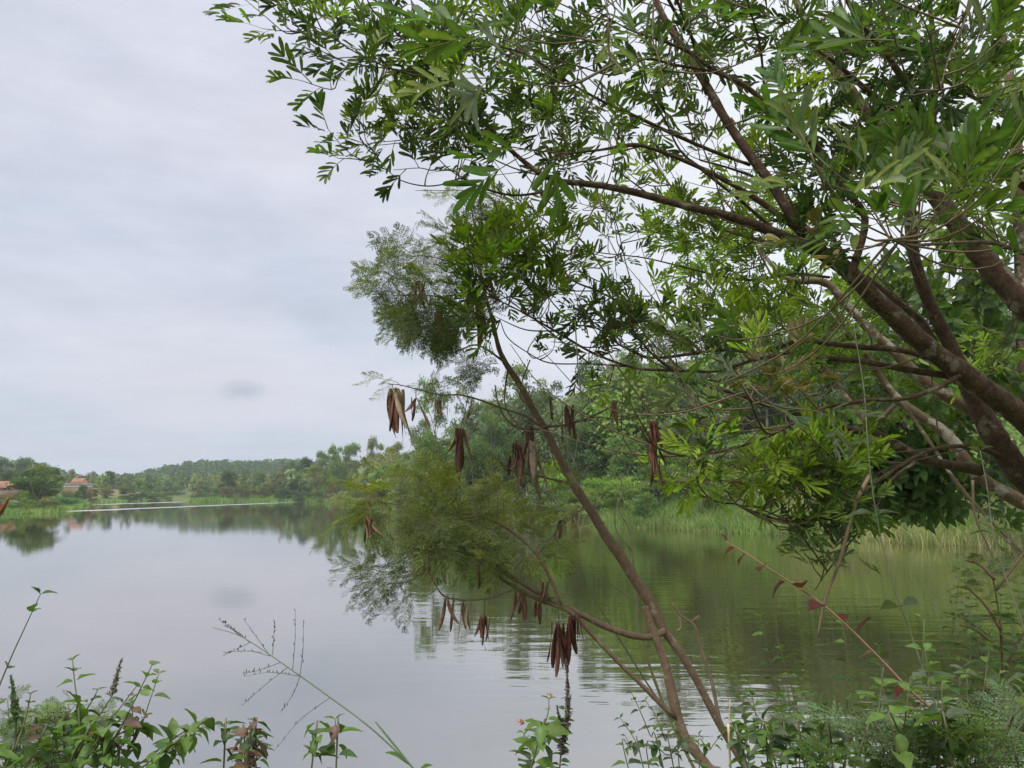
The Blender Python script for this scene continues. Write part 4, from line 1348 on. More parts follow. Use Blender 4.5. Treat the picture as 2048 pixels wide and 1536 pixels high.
bagA, twA = LeafBag(), Geo()
b_, m_, d_, g_, B_, r_ = 'bright', 'mid', 'dark', 'grey', 'big', 'red'
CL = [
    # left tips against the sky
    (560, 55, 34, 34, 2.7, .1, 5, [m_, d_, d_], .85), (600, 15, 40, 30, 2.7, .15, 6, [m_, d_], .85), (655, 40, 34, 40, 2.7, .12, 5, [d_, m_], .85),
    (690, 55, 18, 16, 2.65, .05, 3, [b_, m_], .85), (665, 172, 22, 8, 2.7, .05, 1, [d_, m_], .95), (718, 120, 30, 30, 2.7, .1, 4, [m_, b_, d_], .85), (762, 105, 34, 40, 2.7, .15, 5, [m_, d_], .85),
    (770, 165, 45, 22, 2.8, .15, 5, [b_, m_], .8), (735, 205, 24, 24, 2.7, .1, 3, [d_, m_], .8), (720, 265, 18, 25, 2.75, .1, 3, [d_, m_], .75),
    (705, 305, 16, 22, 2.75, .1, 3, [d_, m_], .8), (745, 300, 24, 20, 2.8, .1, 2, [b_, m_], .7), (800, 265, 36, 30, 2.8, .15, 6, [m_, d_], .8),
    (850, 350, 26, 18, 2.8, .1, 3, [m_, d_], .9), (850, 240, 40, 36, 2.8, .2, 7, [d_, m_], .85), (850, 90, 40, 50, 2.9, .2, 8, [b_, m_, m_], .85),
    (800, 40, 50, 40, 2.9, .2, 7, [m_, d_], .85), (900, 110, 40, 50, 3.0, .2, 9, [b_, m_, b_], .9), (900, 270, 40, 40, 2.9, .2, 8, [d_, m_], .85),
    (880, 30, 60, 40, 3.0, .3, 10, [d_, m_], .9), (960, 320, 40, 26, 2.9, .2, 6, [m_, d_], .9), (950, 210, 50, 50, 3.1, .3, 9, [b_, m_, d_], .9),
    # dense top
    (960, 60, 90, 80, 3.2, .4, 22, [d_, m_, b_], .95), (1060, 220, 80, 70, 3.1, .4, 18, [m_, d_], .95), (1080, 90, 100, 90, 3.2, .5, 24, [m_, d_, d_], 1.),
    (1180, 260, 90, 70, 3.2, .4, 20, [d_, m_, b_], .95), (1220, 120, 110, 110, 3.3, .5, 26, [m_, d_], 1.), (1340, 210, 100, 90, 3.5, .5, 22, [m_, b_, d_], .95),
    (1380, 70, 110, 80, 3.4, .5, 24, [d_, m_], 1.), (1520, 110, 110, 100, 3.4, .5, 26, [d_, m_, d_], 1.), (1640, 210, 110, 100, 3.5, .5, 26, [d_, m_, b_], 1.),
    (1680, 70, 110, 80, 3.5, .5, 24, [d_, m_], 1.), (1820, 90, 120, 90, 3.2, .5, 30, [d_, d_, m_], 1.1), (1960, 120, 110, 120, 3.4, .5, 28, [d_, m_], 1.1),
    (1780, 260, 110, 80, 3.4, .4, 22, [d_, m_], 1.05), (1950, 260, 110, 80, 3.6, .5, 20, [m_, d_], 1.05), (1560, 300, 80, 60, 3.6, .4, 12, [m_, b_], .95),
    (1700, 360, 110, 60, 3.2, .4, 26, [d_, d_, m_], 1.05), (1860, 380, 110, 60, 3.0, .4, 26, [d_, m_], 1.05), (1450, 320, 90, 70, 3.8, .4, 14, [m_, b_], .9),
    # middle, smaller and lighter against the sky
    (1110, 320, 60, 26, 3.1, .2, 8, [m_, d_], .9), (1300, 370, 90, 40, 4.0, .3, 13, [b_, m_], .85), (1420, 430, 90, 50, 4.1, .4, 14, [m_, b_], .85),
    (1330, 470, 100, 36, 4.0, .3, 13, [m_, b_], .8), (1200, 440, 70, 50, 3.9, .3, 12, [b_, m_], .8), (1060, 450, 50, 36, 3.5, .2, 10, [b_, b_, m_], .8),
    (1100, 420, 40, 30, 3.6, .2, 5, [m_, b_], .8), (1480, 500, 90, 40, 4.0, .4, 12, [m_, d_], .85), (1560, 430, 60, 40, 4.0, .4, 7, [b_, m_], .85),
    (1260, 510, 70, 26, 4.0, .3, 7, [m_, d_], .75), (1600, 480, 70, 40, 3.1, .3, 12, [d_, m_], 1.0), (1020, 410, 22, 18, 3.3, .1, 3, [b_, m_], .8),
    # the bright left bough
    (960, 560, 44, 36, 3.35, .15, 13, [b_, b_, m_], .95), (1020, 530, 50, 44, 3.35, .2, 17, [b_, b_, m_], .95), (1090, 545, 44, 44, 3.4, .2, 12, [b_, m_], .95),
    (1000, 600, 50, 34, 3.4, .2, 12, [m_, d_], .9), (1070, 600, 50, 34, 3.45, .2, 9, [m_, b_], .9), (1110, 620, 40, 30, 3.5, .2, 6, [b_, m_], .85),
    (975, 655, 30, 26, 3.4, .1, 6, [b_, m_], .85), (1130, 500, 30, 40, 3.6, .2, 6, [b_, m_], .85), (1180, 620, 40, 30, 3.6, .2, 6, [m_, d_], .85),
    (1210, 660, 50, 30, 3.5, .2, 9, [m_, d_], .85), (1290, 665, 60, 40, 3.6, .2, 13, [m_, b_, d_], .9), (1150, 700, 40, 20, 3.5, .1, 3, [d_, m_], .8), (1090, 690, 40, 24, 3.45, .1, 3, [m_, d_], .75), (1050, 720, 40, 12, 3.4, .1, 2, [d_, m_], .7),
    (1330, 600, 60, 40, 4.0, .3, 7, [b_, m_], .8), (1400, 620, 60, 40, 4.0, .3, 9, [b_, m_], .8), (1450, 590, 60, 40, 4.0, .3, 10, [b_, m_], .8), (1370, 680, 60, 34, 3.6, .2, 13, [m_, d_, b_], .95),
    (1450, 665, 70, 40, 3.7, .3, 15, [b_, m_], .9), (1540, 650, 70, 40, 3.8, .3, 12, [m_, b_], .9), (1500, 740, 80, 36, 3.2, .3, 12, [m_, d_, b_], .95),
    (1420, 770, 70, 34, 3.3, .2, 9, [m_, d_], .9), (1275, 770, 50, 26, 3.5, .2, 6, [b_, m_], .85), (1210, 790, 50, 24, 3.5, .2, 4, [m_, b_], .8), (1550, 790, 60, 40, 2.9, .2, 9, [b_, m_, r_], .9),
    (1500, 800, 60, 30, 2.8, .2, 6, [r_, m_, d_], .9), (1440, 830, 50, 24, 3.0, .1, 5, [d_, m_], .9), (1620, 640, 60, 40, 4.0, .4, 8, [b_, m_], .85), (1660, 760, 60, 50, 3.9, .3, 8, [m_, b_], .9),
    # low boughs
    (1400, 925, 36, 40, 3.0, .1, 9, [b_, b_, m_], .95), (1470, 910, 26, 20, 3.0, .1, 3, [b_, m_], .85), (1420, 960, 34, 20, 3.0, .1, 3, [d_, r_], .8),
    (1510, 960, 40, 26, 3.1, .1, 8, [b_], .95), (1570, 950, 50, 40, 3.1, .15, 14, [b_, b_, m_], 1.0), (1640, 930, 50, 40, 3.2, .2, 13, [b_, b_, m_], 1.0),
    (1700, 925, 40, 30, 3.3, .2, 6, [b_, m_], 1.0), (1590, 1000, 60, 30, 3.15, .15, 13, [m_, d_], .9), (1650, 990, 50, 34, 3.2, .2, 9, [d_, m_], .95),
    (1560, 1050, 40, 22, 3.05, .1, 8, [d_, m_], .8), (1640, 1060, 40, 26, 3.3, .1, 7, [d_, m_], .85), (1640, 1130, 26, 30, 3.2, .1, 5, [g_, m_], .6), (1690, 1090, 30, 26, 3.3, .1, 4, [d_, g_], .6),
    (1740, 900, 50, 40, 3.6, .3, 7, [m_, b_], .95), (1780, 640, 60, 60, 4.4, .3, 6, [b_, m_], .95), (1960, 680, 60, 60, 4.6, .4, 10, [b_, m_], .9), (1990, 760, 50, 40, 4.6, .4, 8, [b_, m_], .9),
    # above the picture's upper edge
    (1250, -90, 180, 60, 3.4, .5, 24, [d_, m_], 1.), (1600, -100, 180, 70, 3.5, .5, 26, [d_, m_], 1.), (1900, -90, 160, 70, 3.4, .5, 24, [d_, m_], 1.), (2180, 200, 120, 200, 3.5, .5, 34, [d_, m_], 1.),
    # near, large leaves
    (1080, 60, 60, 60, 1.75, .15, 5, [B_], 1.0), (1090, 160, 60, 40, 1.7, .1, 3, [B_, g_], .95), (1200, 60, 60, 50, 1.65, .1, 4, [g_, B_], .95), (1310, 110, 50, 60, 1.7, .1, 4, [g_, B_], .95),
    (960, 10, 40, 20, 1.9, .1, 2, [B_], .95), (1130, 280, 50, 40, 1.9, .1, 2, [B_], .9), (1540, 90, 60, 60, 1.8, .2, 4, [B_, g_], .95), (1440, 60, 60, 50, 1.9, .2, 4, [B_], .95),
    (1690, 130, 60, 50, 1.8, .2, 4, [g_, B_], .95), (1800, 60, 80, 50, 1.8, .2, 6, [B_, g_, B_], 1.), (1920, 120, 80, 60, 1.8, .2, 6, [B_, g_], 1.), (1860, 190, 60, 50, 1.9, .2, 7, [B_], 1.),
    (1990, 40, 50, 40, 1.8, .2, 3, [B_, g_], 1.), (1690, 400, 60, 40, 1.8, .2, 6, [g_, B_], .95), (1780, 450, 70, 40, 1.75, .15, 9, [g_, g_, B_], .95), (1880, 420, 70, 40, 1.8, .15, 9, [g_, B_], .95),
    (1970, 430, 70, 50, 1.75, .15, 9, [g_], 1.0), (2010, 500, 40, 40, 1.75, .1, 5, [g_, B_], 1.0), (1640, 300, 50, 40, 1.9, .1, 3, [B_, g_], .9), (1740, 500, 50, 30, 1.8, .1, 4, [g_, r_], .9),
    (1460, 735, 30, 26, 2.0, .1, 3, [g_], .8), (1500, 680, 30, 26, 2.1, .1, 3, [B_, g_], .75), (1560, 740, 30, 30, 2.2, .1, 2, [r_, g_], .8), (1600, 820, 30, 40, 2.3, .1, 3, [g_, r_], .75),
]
tips_ = [c for c in CL if c[4] > 2.4 and c[0] < 870]
low_ = [c for c in CL if c[4] > 2.4 and c[0] >= 870 and (c[1] > 400 or c[0] < 1000)]
top_ = [c for c in CL if c[4] > 2.4 and c[0] >= 1000 and c[1] <= 400]
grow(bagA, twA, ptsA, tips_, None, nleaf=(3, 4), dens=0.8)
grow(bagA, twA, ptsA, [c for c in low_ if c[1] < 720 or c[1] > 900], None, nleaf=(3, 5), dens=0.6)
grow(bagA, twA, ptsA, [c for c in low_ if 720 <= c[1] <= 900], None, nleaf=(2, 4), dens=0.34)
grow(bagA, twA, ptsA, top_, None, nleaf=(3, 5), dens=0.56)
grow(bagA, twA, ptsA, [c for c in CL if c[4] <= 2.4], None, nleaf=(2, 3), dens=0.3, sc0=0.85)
for _ in range(150):
    # long bare twigs fanning up and to the left from the limbs
    k = rng.integers(0, len(ptsA))
    q = ptsA[k, :3]
    if q[1] < 2.2 or ptsA[k, 3] > 0.05 or q[0] / q[1] < 0.04:
        continue
    dv = np.array([rng.normal(-0.75, 0.35), rng.normal(-0.05, 0.2), rng.normal(0.35, 0.4)])
    dv /= np.linalg.norm(dv)
    ln_ = rng.uniform(0.25, 0.8)
    bd_ = rng.normal(0, 0.1, 3) * ln_
    s_ = spline([q, q + dv * ln_ * 0.35 + bd_, q + dv * ln_ * 0.7 + bd_ * 1.2 + [0, 0, .03], q + dv * ln_ + [0, 0, 0.1 * ln_]], 4)
    tube(twA, s_, np.linspace(0.0042, 0.0012, len(s_)), 5, (0.13, 0.085, 0.055), 0.04, cap=False)
twA.build('twigs', M['stem'], treeA, kind='stuff')
bagA.build(treeA, 300, M['leaf'])

# ---- pale barked tree behind
lpale = [
    ('trunk', [(2300, 1230, 80), (2150, 1080, 60), (2048, 1008, 50), (1985, 972, 46), (1940, 935, 43), (1905, 880, 40), (1870, 850, 37), (1820, 818, 33), (1780, 780, 26), (1740, 720, 20), (1700, 670, 16), (1660, 600, 12)], 4.8, 5.2),
    ('branch', [(2010, 880, 44), (1950, 825, 42), (1880, 785, 42), (1830, 745, 40), (1785, 700, 36), (1735, 655, 33), (1690, 605, 30), (1650, 565, 28), (1590, 562, 22), (1560, 545, 16), (1520, 500, 12), (1480, 440, 9), (1440, 390, 7)], 4.7, 4.9),
    ('branch', [(1790, 810, 16), (1745, 850, 18), (1720, 830, 18), (1690, 790, 16), (1660, 745, 14), (1610, 700, 10)], 4.9, 5.1),
        ('branch', [(1800, 800, 12), (1850, 870, 12), (1910, 960, 12), (1970, 1030, 11), (2048, 1110, 10), (2120, 1190, 9)], 5.0, 4.2),
    ('branch', [(1700, 680, 11), (1650, 620, 10), (1600, 600, 9), (1550, 560, 8), (1500, 470, 6)], 5.1, 5.4),
]
pb = P(2300, 1230, 4.8)
pbase = (pb[0] + 0.2, pb[1] + .1, tz(pb[0], pb[1]))
treeB = empty('pale_barked_tree', pbase, 'paler lichen-spotted tree slanting behind the brown limbs', 'tree')
LB = []
for k, (nm, rows, d0, d1) in enumerate(lpale):
    L_ = limb(rows, d0, d1)
    if k == 0:
        L_ = np.vstack([[*pbase, 0.11], L_])
        L_[0][2] -= 0.3
    s_ = spline(L_, 5)
    ge = Geo()
    tube(ge, s_[:, :3], np.maximum(s_[:, 3], 0.002), 11, (1, 1, 1), 0.04)
    ge.build(nm, M['bark_pale'], treeB, True)
    LB.append(s_)
bagB, twB = LeafBag(), Geo()
grow(bagB, twB, np.vstack(LB), [
    (1560, 570, 80, 50, 5.2, .3, 14, [m_, b_], 1.), (1660, 640, 80, 60, 5.3, .3, 16, [m_, b_], 1.), (1500, 450, 80, 60, 5.2, .3, 14, [m_, b_], 1.),
    (1720, 770, 80, 60, 5.2, .3, 14, [m_, d_], 1.), (1620, 700, 80, 50, 5.3, .3, 12, [m_, b_], 1.), (1440, 540, 80, 50, 5.3, .3, 12, [m_, b_], .95), (1380, 470, 70, 60, 5.3, .3, 10, [b_, m_], .9)], None, maxlen=1.0)
twB.build('twigs', M['stem'], treeB, kind='stuff')
bagB.build(treeB, 200, M['leaf'])

# ---- glossy broad-leaved trees behind on the right
LV['gloss'] = variants(lambda: ovate(0.15, 0.072, (0.075, 0.135, 0.045), 0.5, 0.3), 5, M['leaf'])
LV['glossl'] = variants(lambda: ovate(0.14, 0.065, (0.16, 0.25, 0.05), 0.5, 0.3), 4, M['leaf'])


def broadleaf(name, label, paths, d, clusters, limit, mat):
    b0 = P(*paths[0][0][:2], d)
    base = (b0[0], b0[1], tz(b0[0], b0[1]))
    e = empty(name, base, label, 'tree')
    LL = []
    for k, rows in enumerate(paths):
        L_ = limb(rows, d, d + 0.3)
        if k == 0:
            L_ = np.vstack([[*base, L_[0][3] * 1.15], L_])
            L_[0][2] -= 0.3
        s_ = spline(L_, 4)
        ge = Geo()
        tube(ge, s_[:, :3], np.maximum(s_[:, 3], 0.003), 9, (1, 1, 1), 0.04)
        ge.build('trunk' if k == 0 else 'branch', mat, e, True)
        LL.append(s_)
    att = np.vstack(LL)
    bag, tw = LeafBag(), Geo()
    for (x, y, rx, ry, dd, n, kinds) in clusters:
        grow(bag, tw, att, [(x, y, rx, ry, d, dd, n, kinds, 1.0)], None, nleaf=(6, 10), maxlen=1.2, lift=0.2, upb=0.0)
    tw.build('twigs', M['stem'], e, kind='stuff')
    bag.build(e, limit, M['leaf'])
    return e


broadleaf('glossy_leaf_tree', 'dark glossy broad-leaved tree hanging low behind the crossing limbs',
          [[(2260, 1180, 40), (2150, 1050, 34), (1990, 960, 24), (1880, 880, 20), (1800, 800, 14)], [(1900, 990, 16), (1830, 950, 14), (1740, 930, 10), (1690, 960, 6)],
           [(1860, 920, 16), (1920, 860, 12), (1980, 800, 8)], [(1840, 880, 12), (1760, 820, 10), (1700, 780, 7)]], 8.5,
          [(1800, 940, 90, 50, .6, 70, ['gloss']), (1740, 990, 70, 40, .5, 46, ['gloss']), (1850, 990, 70, 36, .5, 44, ['gloss']), (1900, 900, 80, 60, .6, 44, ['gloss', 'glossl']),
           (1720, 890, 90, 50, .6, 50, ['gloss']), (1980, 980, 60, 60, .6, 32, ['gloss']), (1790, 840, 110, 60, .7, 56, ['gloss', 'glossl']), (1650, 900, 60, 50, .5, 24, ['gloss'])], 300, M['bark'])
broadleaf('leafy_tree', 'light green leafy tree filling the gaps above the crossing limbs',
          [[(2120, 1150, 44), (2080, 950, 40), (2045, 700, 40), (2040, 480, 44), (2032, 300, 42), (2022, 180, 38), (2005, 90, 32), (1990, -20, 26), (1975, -160, 14), (1960, -280, 5)], [(2040, 620, 20), (1960, 560, 14), (1880, 540, 9)],
           [(2035, 400, 18), (1960, 360, 12), (1900, 340, 8)], [(2045, 760, 20), (1960, 700, 14), (1880, 650, 9)], [(2030, 250, 14), (1970, 200, 10), (1920, 120, 6)]], 7.5,
          [(1900, 580, 130, 60, .8, 66, ['glossl', 'gloss']), (1760, 570, 80, 50, .8, 34, ['glossl', 'gloss']), (1950, 680, 110, 60, .8, 54, ['glossl', 'gloss']), (1800, 680, 80, 50, .8, 30, ['glossl', 'gloss']),
           (1980, 780, 80, 50, .8, 36, ['glossl', 'gloss']), (1930, 340, 110, 50, .8, 36, ['glossl']), (2000, 200, 60, 80, .8, 24, ['glossl']), (1950, 460, 100, 50, .8, 34, ['glossl']), (1830, 760, 80, 50, .8, 26, ['glossl', 'gloss'])], 300, M['bark_pale'])

# ---- feathery tree with hanging pods
ST = (0.13, 0.085, 0.05)
LV['f_dark'] = variants(lambda: bipinnate(0.14, 4, 0.074, 7, 0.018, (0.12, 0.18, 0.06)), 4, M['feather'])
LV['f_olive'] = variants(lambda: bipinnate(0.14, 4, 0.074, 7, 0.018, (0.26, 0.32, 0.08)), 4, M['feather'])
LV['f_bright'] = variants(lambda: bipinnate(0.13, 4, 0.07, 7, 0.018, (0.30, 0.34, 0.04)), 3, M['feather'])
pod_limbs = [
    ('trunk', [(1560, 1640, 24), (1493, 1536, 22), (1441, 1452, 22), (1393, 1360, 22), (1357, 1300, 24), (1329, 1264, 26), (1315, 1236, 30), (1297, 1200, 33), (1273, 1164, 34), (1241, 1112, 33), (1212, 1072, 31), (1188, 1032, 29), (1152, 976, 27), (1132, 940, 26), (1110, 898, 24), (1088, 855, 23), (1062, 812, 22), (1040, 770, 20), (1012, 728, 18), (996, 690, 15), (985, 640, 12), (968, 580, 10), (958, 520, 8), (950, 460, 6), (942, 410, 4)], 3.7, 3.9),
    ('trunk', [(1470, 1620, 34), (1417, 1536, 32), (1369, 1472, 30), (1345, 1392, 27), (1329, 1324, 26), (1313, 1280, 25), (1300, 1244, 24), (1290, 1212, 22)], 3.6, 3.7),
    ('branch', [(1331, 1262, 24), (1297, 1274, 20), (1261, 1270, 20), (1213, 1254, 19), (1176, 1236, 18), (1136, 1216, 17), (1096, 1196, 15), (1040, 1164, 13), (1000, 1140, 12), (940, 1108, 9), (880, 1096, 7), (840, 1072, 5)], 3.7, 3.4),
    ('branch', [(1350, 1435, 14), (1281, 1368, 13), (1232, 1320, 12), (1176, 1260, 13), (1140, 1224, 13), (1080, 1200, 12), (1032, 1176, 11), (984, 1144, 9), (930, 1100, 7), (880, 1060, 5), (820, 1030, 4)], 3.62, 3.45),
    ('branch', [(1124, 1208, 12), (1104, 1164, 10), (1076, 1112, 10), (1040, 1076, 8), (992, 1044, 7), (936, 1028, 6), (880, 1024, 5), (800, 1010, 4), (740, 1000, 3)], 3.5, 3.4),
    ('branch', [(1076, 1108, 6), (1098, 1080, 5), (1120, 1056, 5), (1150, 1030, 4), (1172, 1014, 5)], 3.5, 3.6),
    ('branch', [(1024, 1180, 6), (980, 1196, 5), (928, 1200, 5), (888, 1192, 5), (868, 1164, 4), (850, 1130, 3)], 3.4, 3.3),
    ('branch', [(1100, 852, 10), (1060, 858, 7), (1030, 852, 7), (1008, 832, 6), (995, 800, 5), (990, 770, 4)], 3.8, 3.7),
    ('branch', [(1080, 852, 8), (1050, 832, 7), (1000, 815, 6), (960, 800, 6), (920, 790, 5), (880, 790, 5), (840, 780, 4), (800, 770, 3), (775, 768, 2)], 3.8, 3.5),
    ('branch', [(1136, 966, 9), (1090, 955, 7), (1050, 947, 6), (1020, 938, 5), (995, 920, 4), (975, 900, 3)], 3.8, 3.7),
    ('branch', [(1098, 853, 10), (1130, 850, 7), (1170, 838, 6), (1220, 815, 5), (1236, 800, 4)], 3.8, 3.7),
    ('branch', [(1160, 985, 5), (1130, 950, 5), (1110, 930, 4), (1100, 880, 4)], 3.8, 3.7),
    ('branch', [(1010, 725, 9), (975, 700, 6), (950, 690, 5), (920, 700, 4)], 3.8, 3.7),
    ('branch', [(985, 645, 7), (940, 620, 6), (900, 600, 5), (850, 590, 4), (800, 590, 3)], 3.8, 3.6),
    ('branch', [(968, 575, 6), (930, 540, 5), (890, 520, 4), (840, 510, 3)], 3.8, 3.7),
    ('branch', [(1017, 735, 6), (1010, 780, 5), (1014, 820, 4), (1050, 860, 4), (1080, 858, 4)], 3.75, 3.75),
    ('branch', [(1060, 720, 4), (1045, 760, 4), (1040, 790, 4), (1048, 805, 4)], 3.7, 3.8),
]
pb = P(1560, 1640, 3.7)
base = (pb[0] + .1, pb[1], tz(pb[0], pb[1]))
treeP = empty('pod_tree', base, 'slender leaning tree with feathery leaves and clusters of long brown pods', 'tree')
LP = []
for k, (nm, rows, d0, d1) in enumerate(pod_limbs):
    L_ = limb(rows, d0, d1, 0.64)
    if k < 2:
        gx = np.array([base[0] - 0.12 * k, base[1], base[2] - 0.3])
        L_ = np.vstack([[*gx, L_[0][3] * 1.2], L_])
    s_ = spline(L_, 5)
    ge = Geo()
    tube(ge, s_[:, :3], np.maximum(s_[:, 3], 0.0018), 11 if k < 2 else 8, (1, 1, 1), 0.045 if k < 4 else 0.03)
    ge.build(nm, M['bark_pod'], treeP, True)
    LP.append(s_)
attP = np.vstack(LP)
fd, fo, fb = 'f_dark', 'f_olive', 'f_bright'
bagP, twP = LeafBag(), Geo()
CP = [
    (935, 440, 50, 44, 3.8, .15, 10, [fd, fo], .8), (955, 500, 46, 44, 3.8, .15, 10, [fd, fo], .8), (905, 480, 40, 34, 3.8, .1, 5, [fd], .8), (985, 450, 26, 40, 3.8, .1, 4, [fo, fd], .8),
    (845, 520, 50, 34, 3.7, .15, 9, [fd, fo], .85), (800, 570, 56, 34, 3.65, .15, 11, [fd, fo], .85), (850, 600, 60, 50, 3.65, .2, 20, [fd], .85), (785, 620, 40, 30, 3.65, .1, 6, [fd], .85),
    (900, 590, 36, 44, 3.7, .15, 8, [fd], .85), (840, 650, 44, 26, 3.65, .1, 7, [fd], .8), (905, 660, 30, 30, 3.75, .1, 4, [fd], .8), (930, 710, 30, 24, 3.75, .1, 5, [fd], .75), (955, 560, 26, 40, 3.8, .1, 5, [fd, fo], .8),
    (790, 765, 24, 8, 3.5, .05, 2, [fd, fo], .8), (860, 778, 30, 12, 3.5, .05, 4, [fo, fd], .75), (875, 790, 26, 16, 3.55, .05, 3, [fb, fd], .7), (1080, 800, 24, 16, 3.8, .1, 2, [fb, fo], .7),
    # low mass over the water
    (740, 990, 44, 22, 3.45, .1, 12, [fo, fb], .85), (735, 1020, 40, 22, 3.4, .1, 12, [fo, fd], .85), (800, 985, 50, 26, 3.45, .1, 14, [fo, fo, fb], .85), (810, 1030, 60, 34, 3.4, .15, 24, [fo, fd], .85),
    (880, 1000, 50, 24, 3.45, .1, 13, [fb, fo], .85), (890, 1045, 60, 40, 3.4, .15, 26, [fo, fo, fd], .85), (915, 985, 22, 10, 3.45, .05, 4, [fb], .8), (960, 1030, 50, 34, 3.45, .15, 17, [fo, fd], .85),
    (860, 1090, 50, 22, 3.4, .1, 12, [fd, fo], .85), (950, 1090, 60, 34, 3.45, .15, 17, [fo, fd], .85), (1020, 1080, 44, 34, 3.5, .15, 13, [fo, fd], .85), (1030, 1042, 30, 14, 3.5, .1, 6, [fb, fo], .8),
    (1090, 1080, 36, 34, 3.55, .1, 9, [fo, fd], .8), (1100, 1020, 40, 26, 3.6, .1, 9, [fo, fd], .75), (1130, 985, 20, 16, 3.6, .1, 3, [fb, fo], .7), (1020, 1130, 50, 20, 3.5, .1, 8, [fd, fo], .8), (1000, 1000, 40, 10, 3.5, .1, 4, [fb, fo], .8),
    (760, 1150, 38, 26, 3.35, .1, 12, [fd], .8), (820, 1170, 34, 32, 3.35, .1, 10, [fd], .8), (800, 1120, 50, 14, 3.35, .1, 6, [fd], .8), (1110, 1110, 26, 26, 3.55, .1, 4, [fd, fo], .75), (1090, 1185, 26, 14, 3.5, .1, 3, [fd], .7),
    (740, 985, 44, 10, 3.45, .05, 5, [fb], .7), (1055, 1110, 30, 20, 3.5, .1, 4, [fo, fb], .8)
]
grow(bagP, twP, attP, [c for c in CP if c[1] < 760], None, twr=0.0013, upb=-0.05, nleaf=(4, 6), maxlen=0.35, lift=0.9, dens=0.66, tl=0.10, sc0=0.98)
grow(bagP, twP, attP, [c for c in CP if c[1] >= 760], None, twr=0.0013, upb=0.0, nleaf=(3, 5), maxlen=0.35, lift=1.3, dens=0.42, tl=0.10, sc0=0.88)
twP.build('twigs', M['stem'], treeP, kind='stuff')
bagP.build(treeP, 300, M['feather'])


def pod_geo(L, W, col, split=False):
    ge = Geo()
    n = 9
    t = np.linspace(0, 1, n)
    wv = W / 2 * np.clip(np.sin(PI * np.clip(t * 0.92 + 0.05, 0, 1)) ** 0.42, 0.08, 1)
    bend = rng.uniform(-0.28, 0.28)
    tw = rng.uniform(-1.8, 1.8)
    cx = bend * L * t ** 2
    cz = -L * t
    a = tw * t
    ed = np.stack([np.cos(a), np.sin(a), np.zeros(n)], 1) * wv[:, None]
    nm = np.stack([-np.sin(a), np.cos(a), np.zeros(n)], 1)
    ctr = np.stack([cx, rng.uniform(-.05, .05) * L * t ** 2, cz], 1)
    bulge = 0.0016 * (1 + 0.8 * np.cos(t * 40))[:, None]
    V = np.vstack([ctr - ed, ctr + nm * bulge, ctr + ed, ctr - nm * bulge])
    F = []
    k = np.arange(n - 1)
    for q in range(4):
        a0, b0 = q * n, ((q + 1) % 4) * n
        F.append(np.stack([a0 + k, b0 + k, b0 + k + 1], 1))
        F.append(np.stack([a0 + k, b0 + k + 1, a0 + k + 1], 1))
    c = np.array(col) * rng.uniform(0.75, 1.2, (n, 1))
    edge = np.array(col) * 1.7
    ge.add(V, np.concatenate(F), np.vstack([np.tile(edge, (n, 1)), c, np.tile(edge, (n, 1)), c]))
    return ge


pod_cols = [(0.15, 0.062, 0.042), (0.10, 0.034, 0.026), (0.22, 0.12, 0.07), (0.32, 0.23, 0.16)]
PODS = [[pod_geo(rng.uniform(0.15, 0.21), rng.uniform(0.021, 0.028), c).mesh('seed_pod', M['pod'], True) for _ in range(7)] for c in pod_cols]
pod_clusters = [
    # x, top y, distance, count, length px, tones, spread
    (792, 775, 3.5, 11, 88, [2, 0, 3], .32), (832, 793, 3.5, 4, 55, [0, 2], .35), (882, 795, 3.5, 4, 38, [3, 2], .3), (921, 855, 3.7, 11, 88, [0, 1, 0], .3),
    (937, 823, 3.7, 1, 22, [0], .1), (1000, 440, 3.75, 6, 68, [0, 3, 2], .25), (945, 575, 3.7, 8, 95, [0, 2], .35), (935, 515, 3.75, 6, 62, [0, 1], .3), (968, 500, 3.75, 4, 50, [2, 3], .3),
    (1030, 885, 3.75, 6, 58, [1, 0], .3), (1042, 882, 3.75, 2, 70, [2], .2), (1060, 880, 3.75, 9, 85, [0, 2, 3], .5), (1062, 848, 3.75, 3, 50, [1, 0], .3), (1101, 790, 3.75, 3, 52, [0], .12),
    (1133, 810, 3.75, 8, 62, [1, 0], .22), (1228, 800, 3.65, 4, 44, [3, 2], .2), (1305, 838, 3.0, 6, 66, [1, 0, 3], .14), (1308, 885, 3.0, 8, 60, [1, 1, 0], .35),
    (735, 1030, 3.35, 6, 48, [0, 2], .35), (905, 1192, 3.4, 3, 52, [2], .15), (926, 1205, 3.4, 5, 48, [3, 2], .3), (968, 1228, 3.4, 6, 50, [1, 0], .25), (1040, 1180, 3.5, 4, 44, [0, 2], .2),
    (1078, 1200, 3.5, 3, 38, [1, 0], .2), (1117, 1245, 3.5, 8, 64, [1, 0], .25), (1152, 1228, 3.5, 7, 58, [1, 0], .3), (1090, 1160, 3.5, 3, 44, [0], .2), (862, 1090, 3.4, 3, 50, [2, 3], .2), (1118, 1040, 3.55, 3, 30, [1], .3),
    (1146, 1035, 3.55, 2, 30, [3], .1), (880, 1110, 3.4, 2, 44, [3], .15), (960, 1120, 3.45, 3, 44, [2, 0], .2), (845, 560, 3.6, 5, 54, [3, 2], .25), (828, 600, 3.6, 4, 50, [3, 0], .25), (875, 610, 3.6, 3, 50, [3, 2], .2), (1050, 1195, 3.5, 2, 32, [0], .1), (1020, 910, 3.75, 2, 44, [1], .3),
]
ge = Geo()
pbv = np.array(treeP.location)
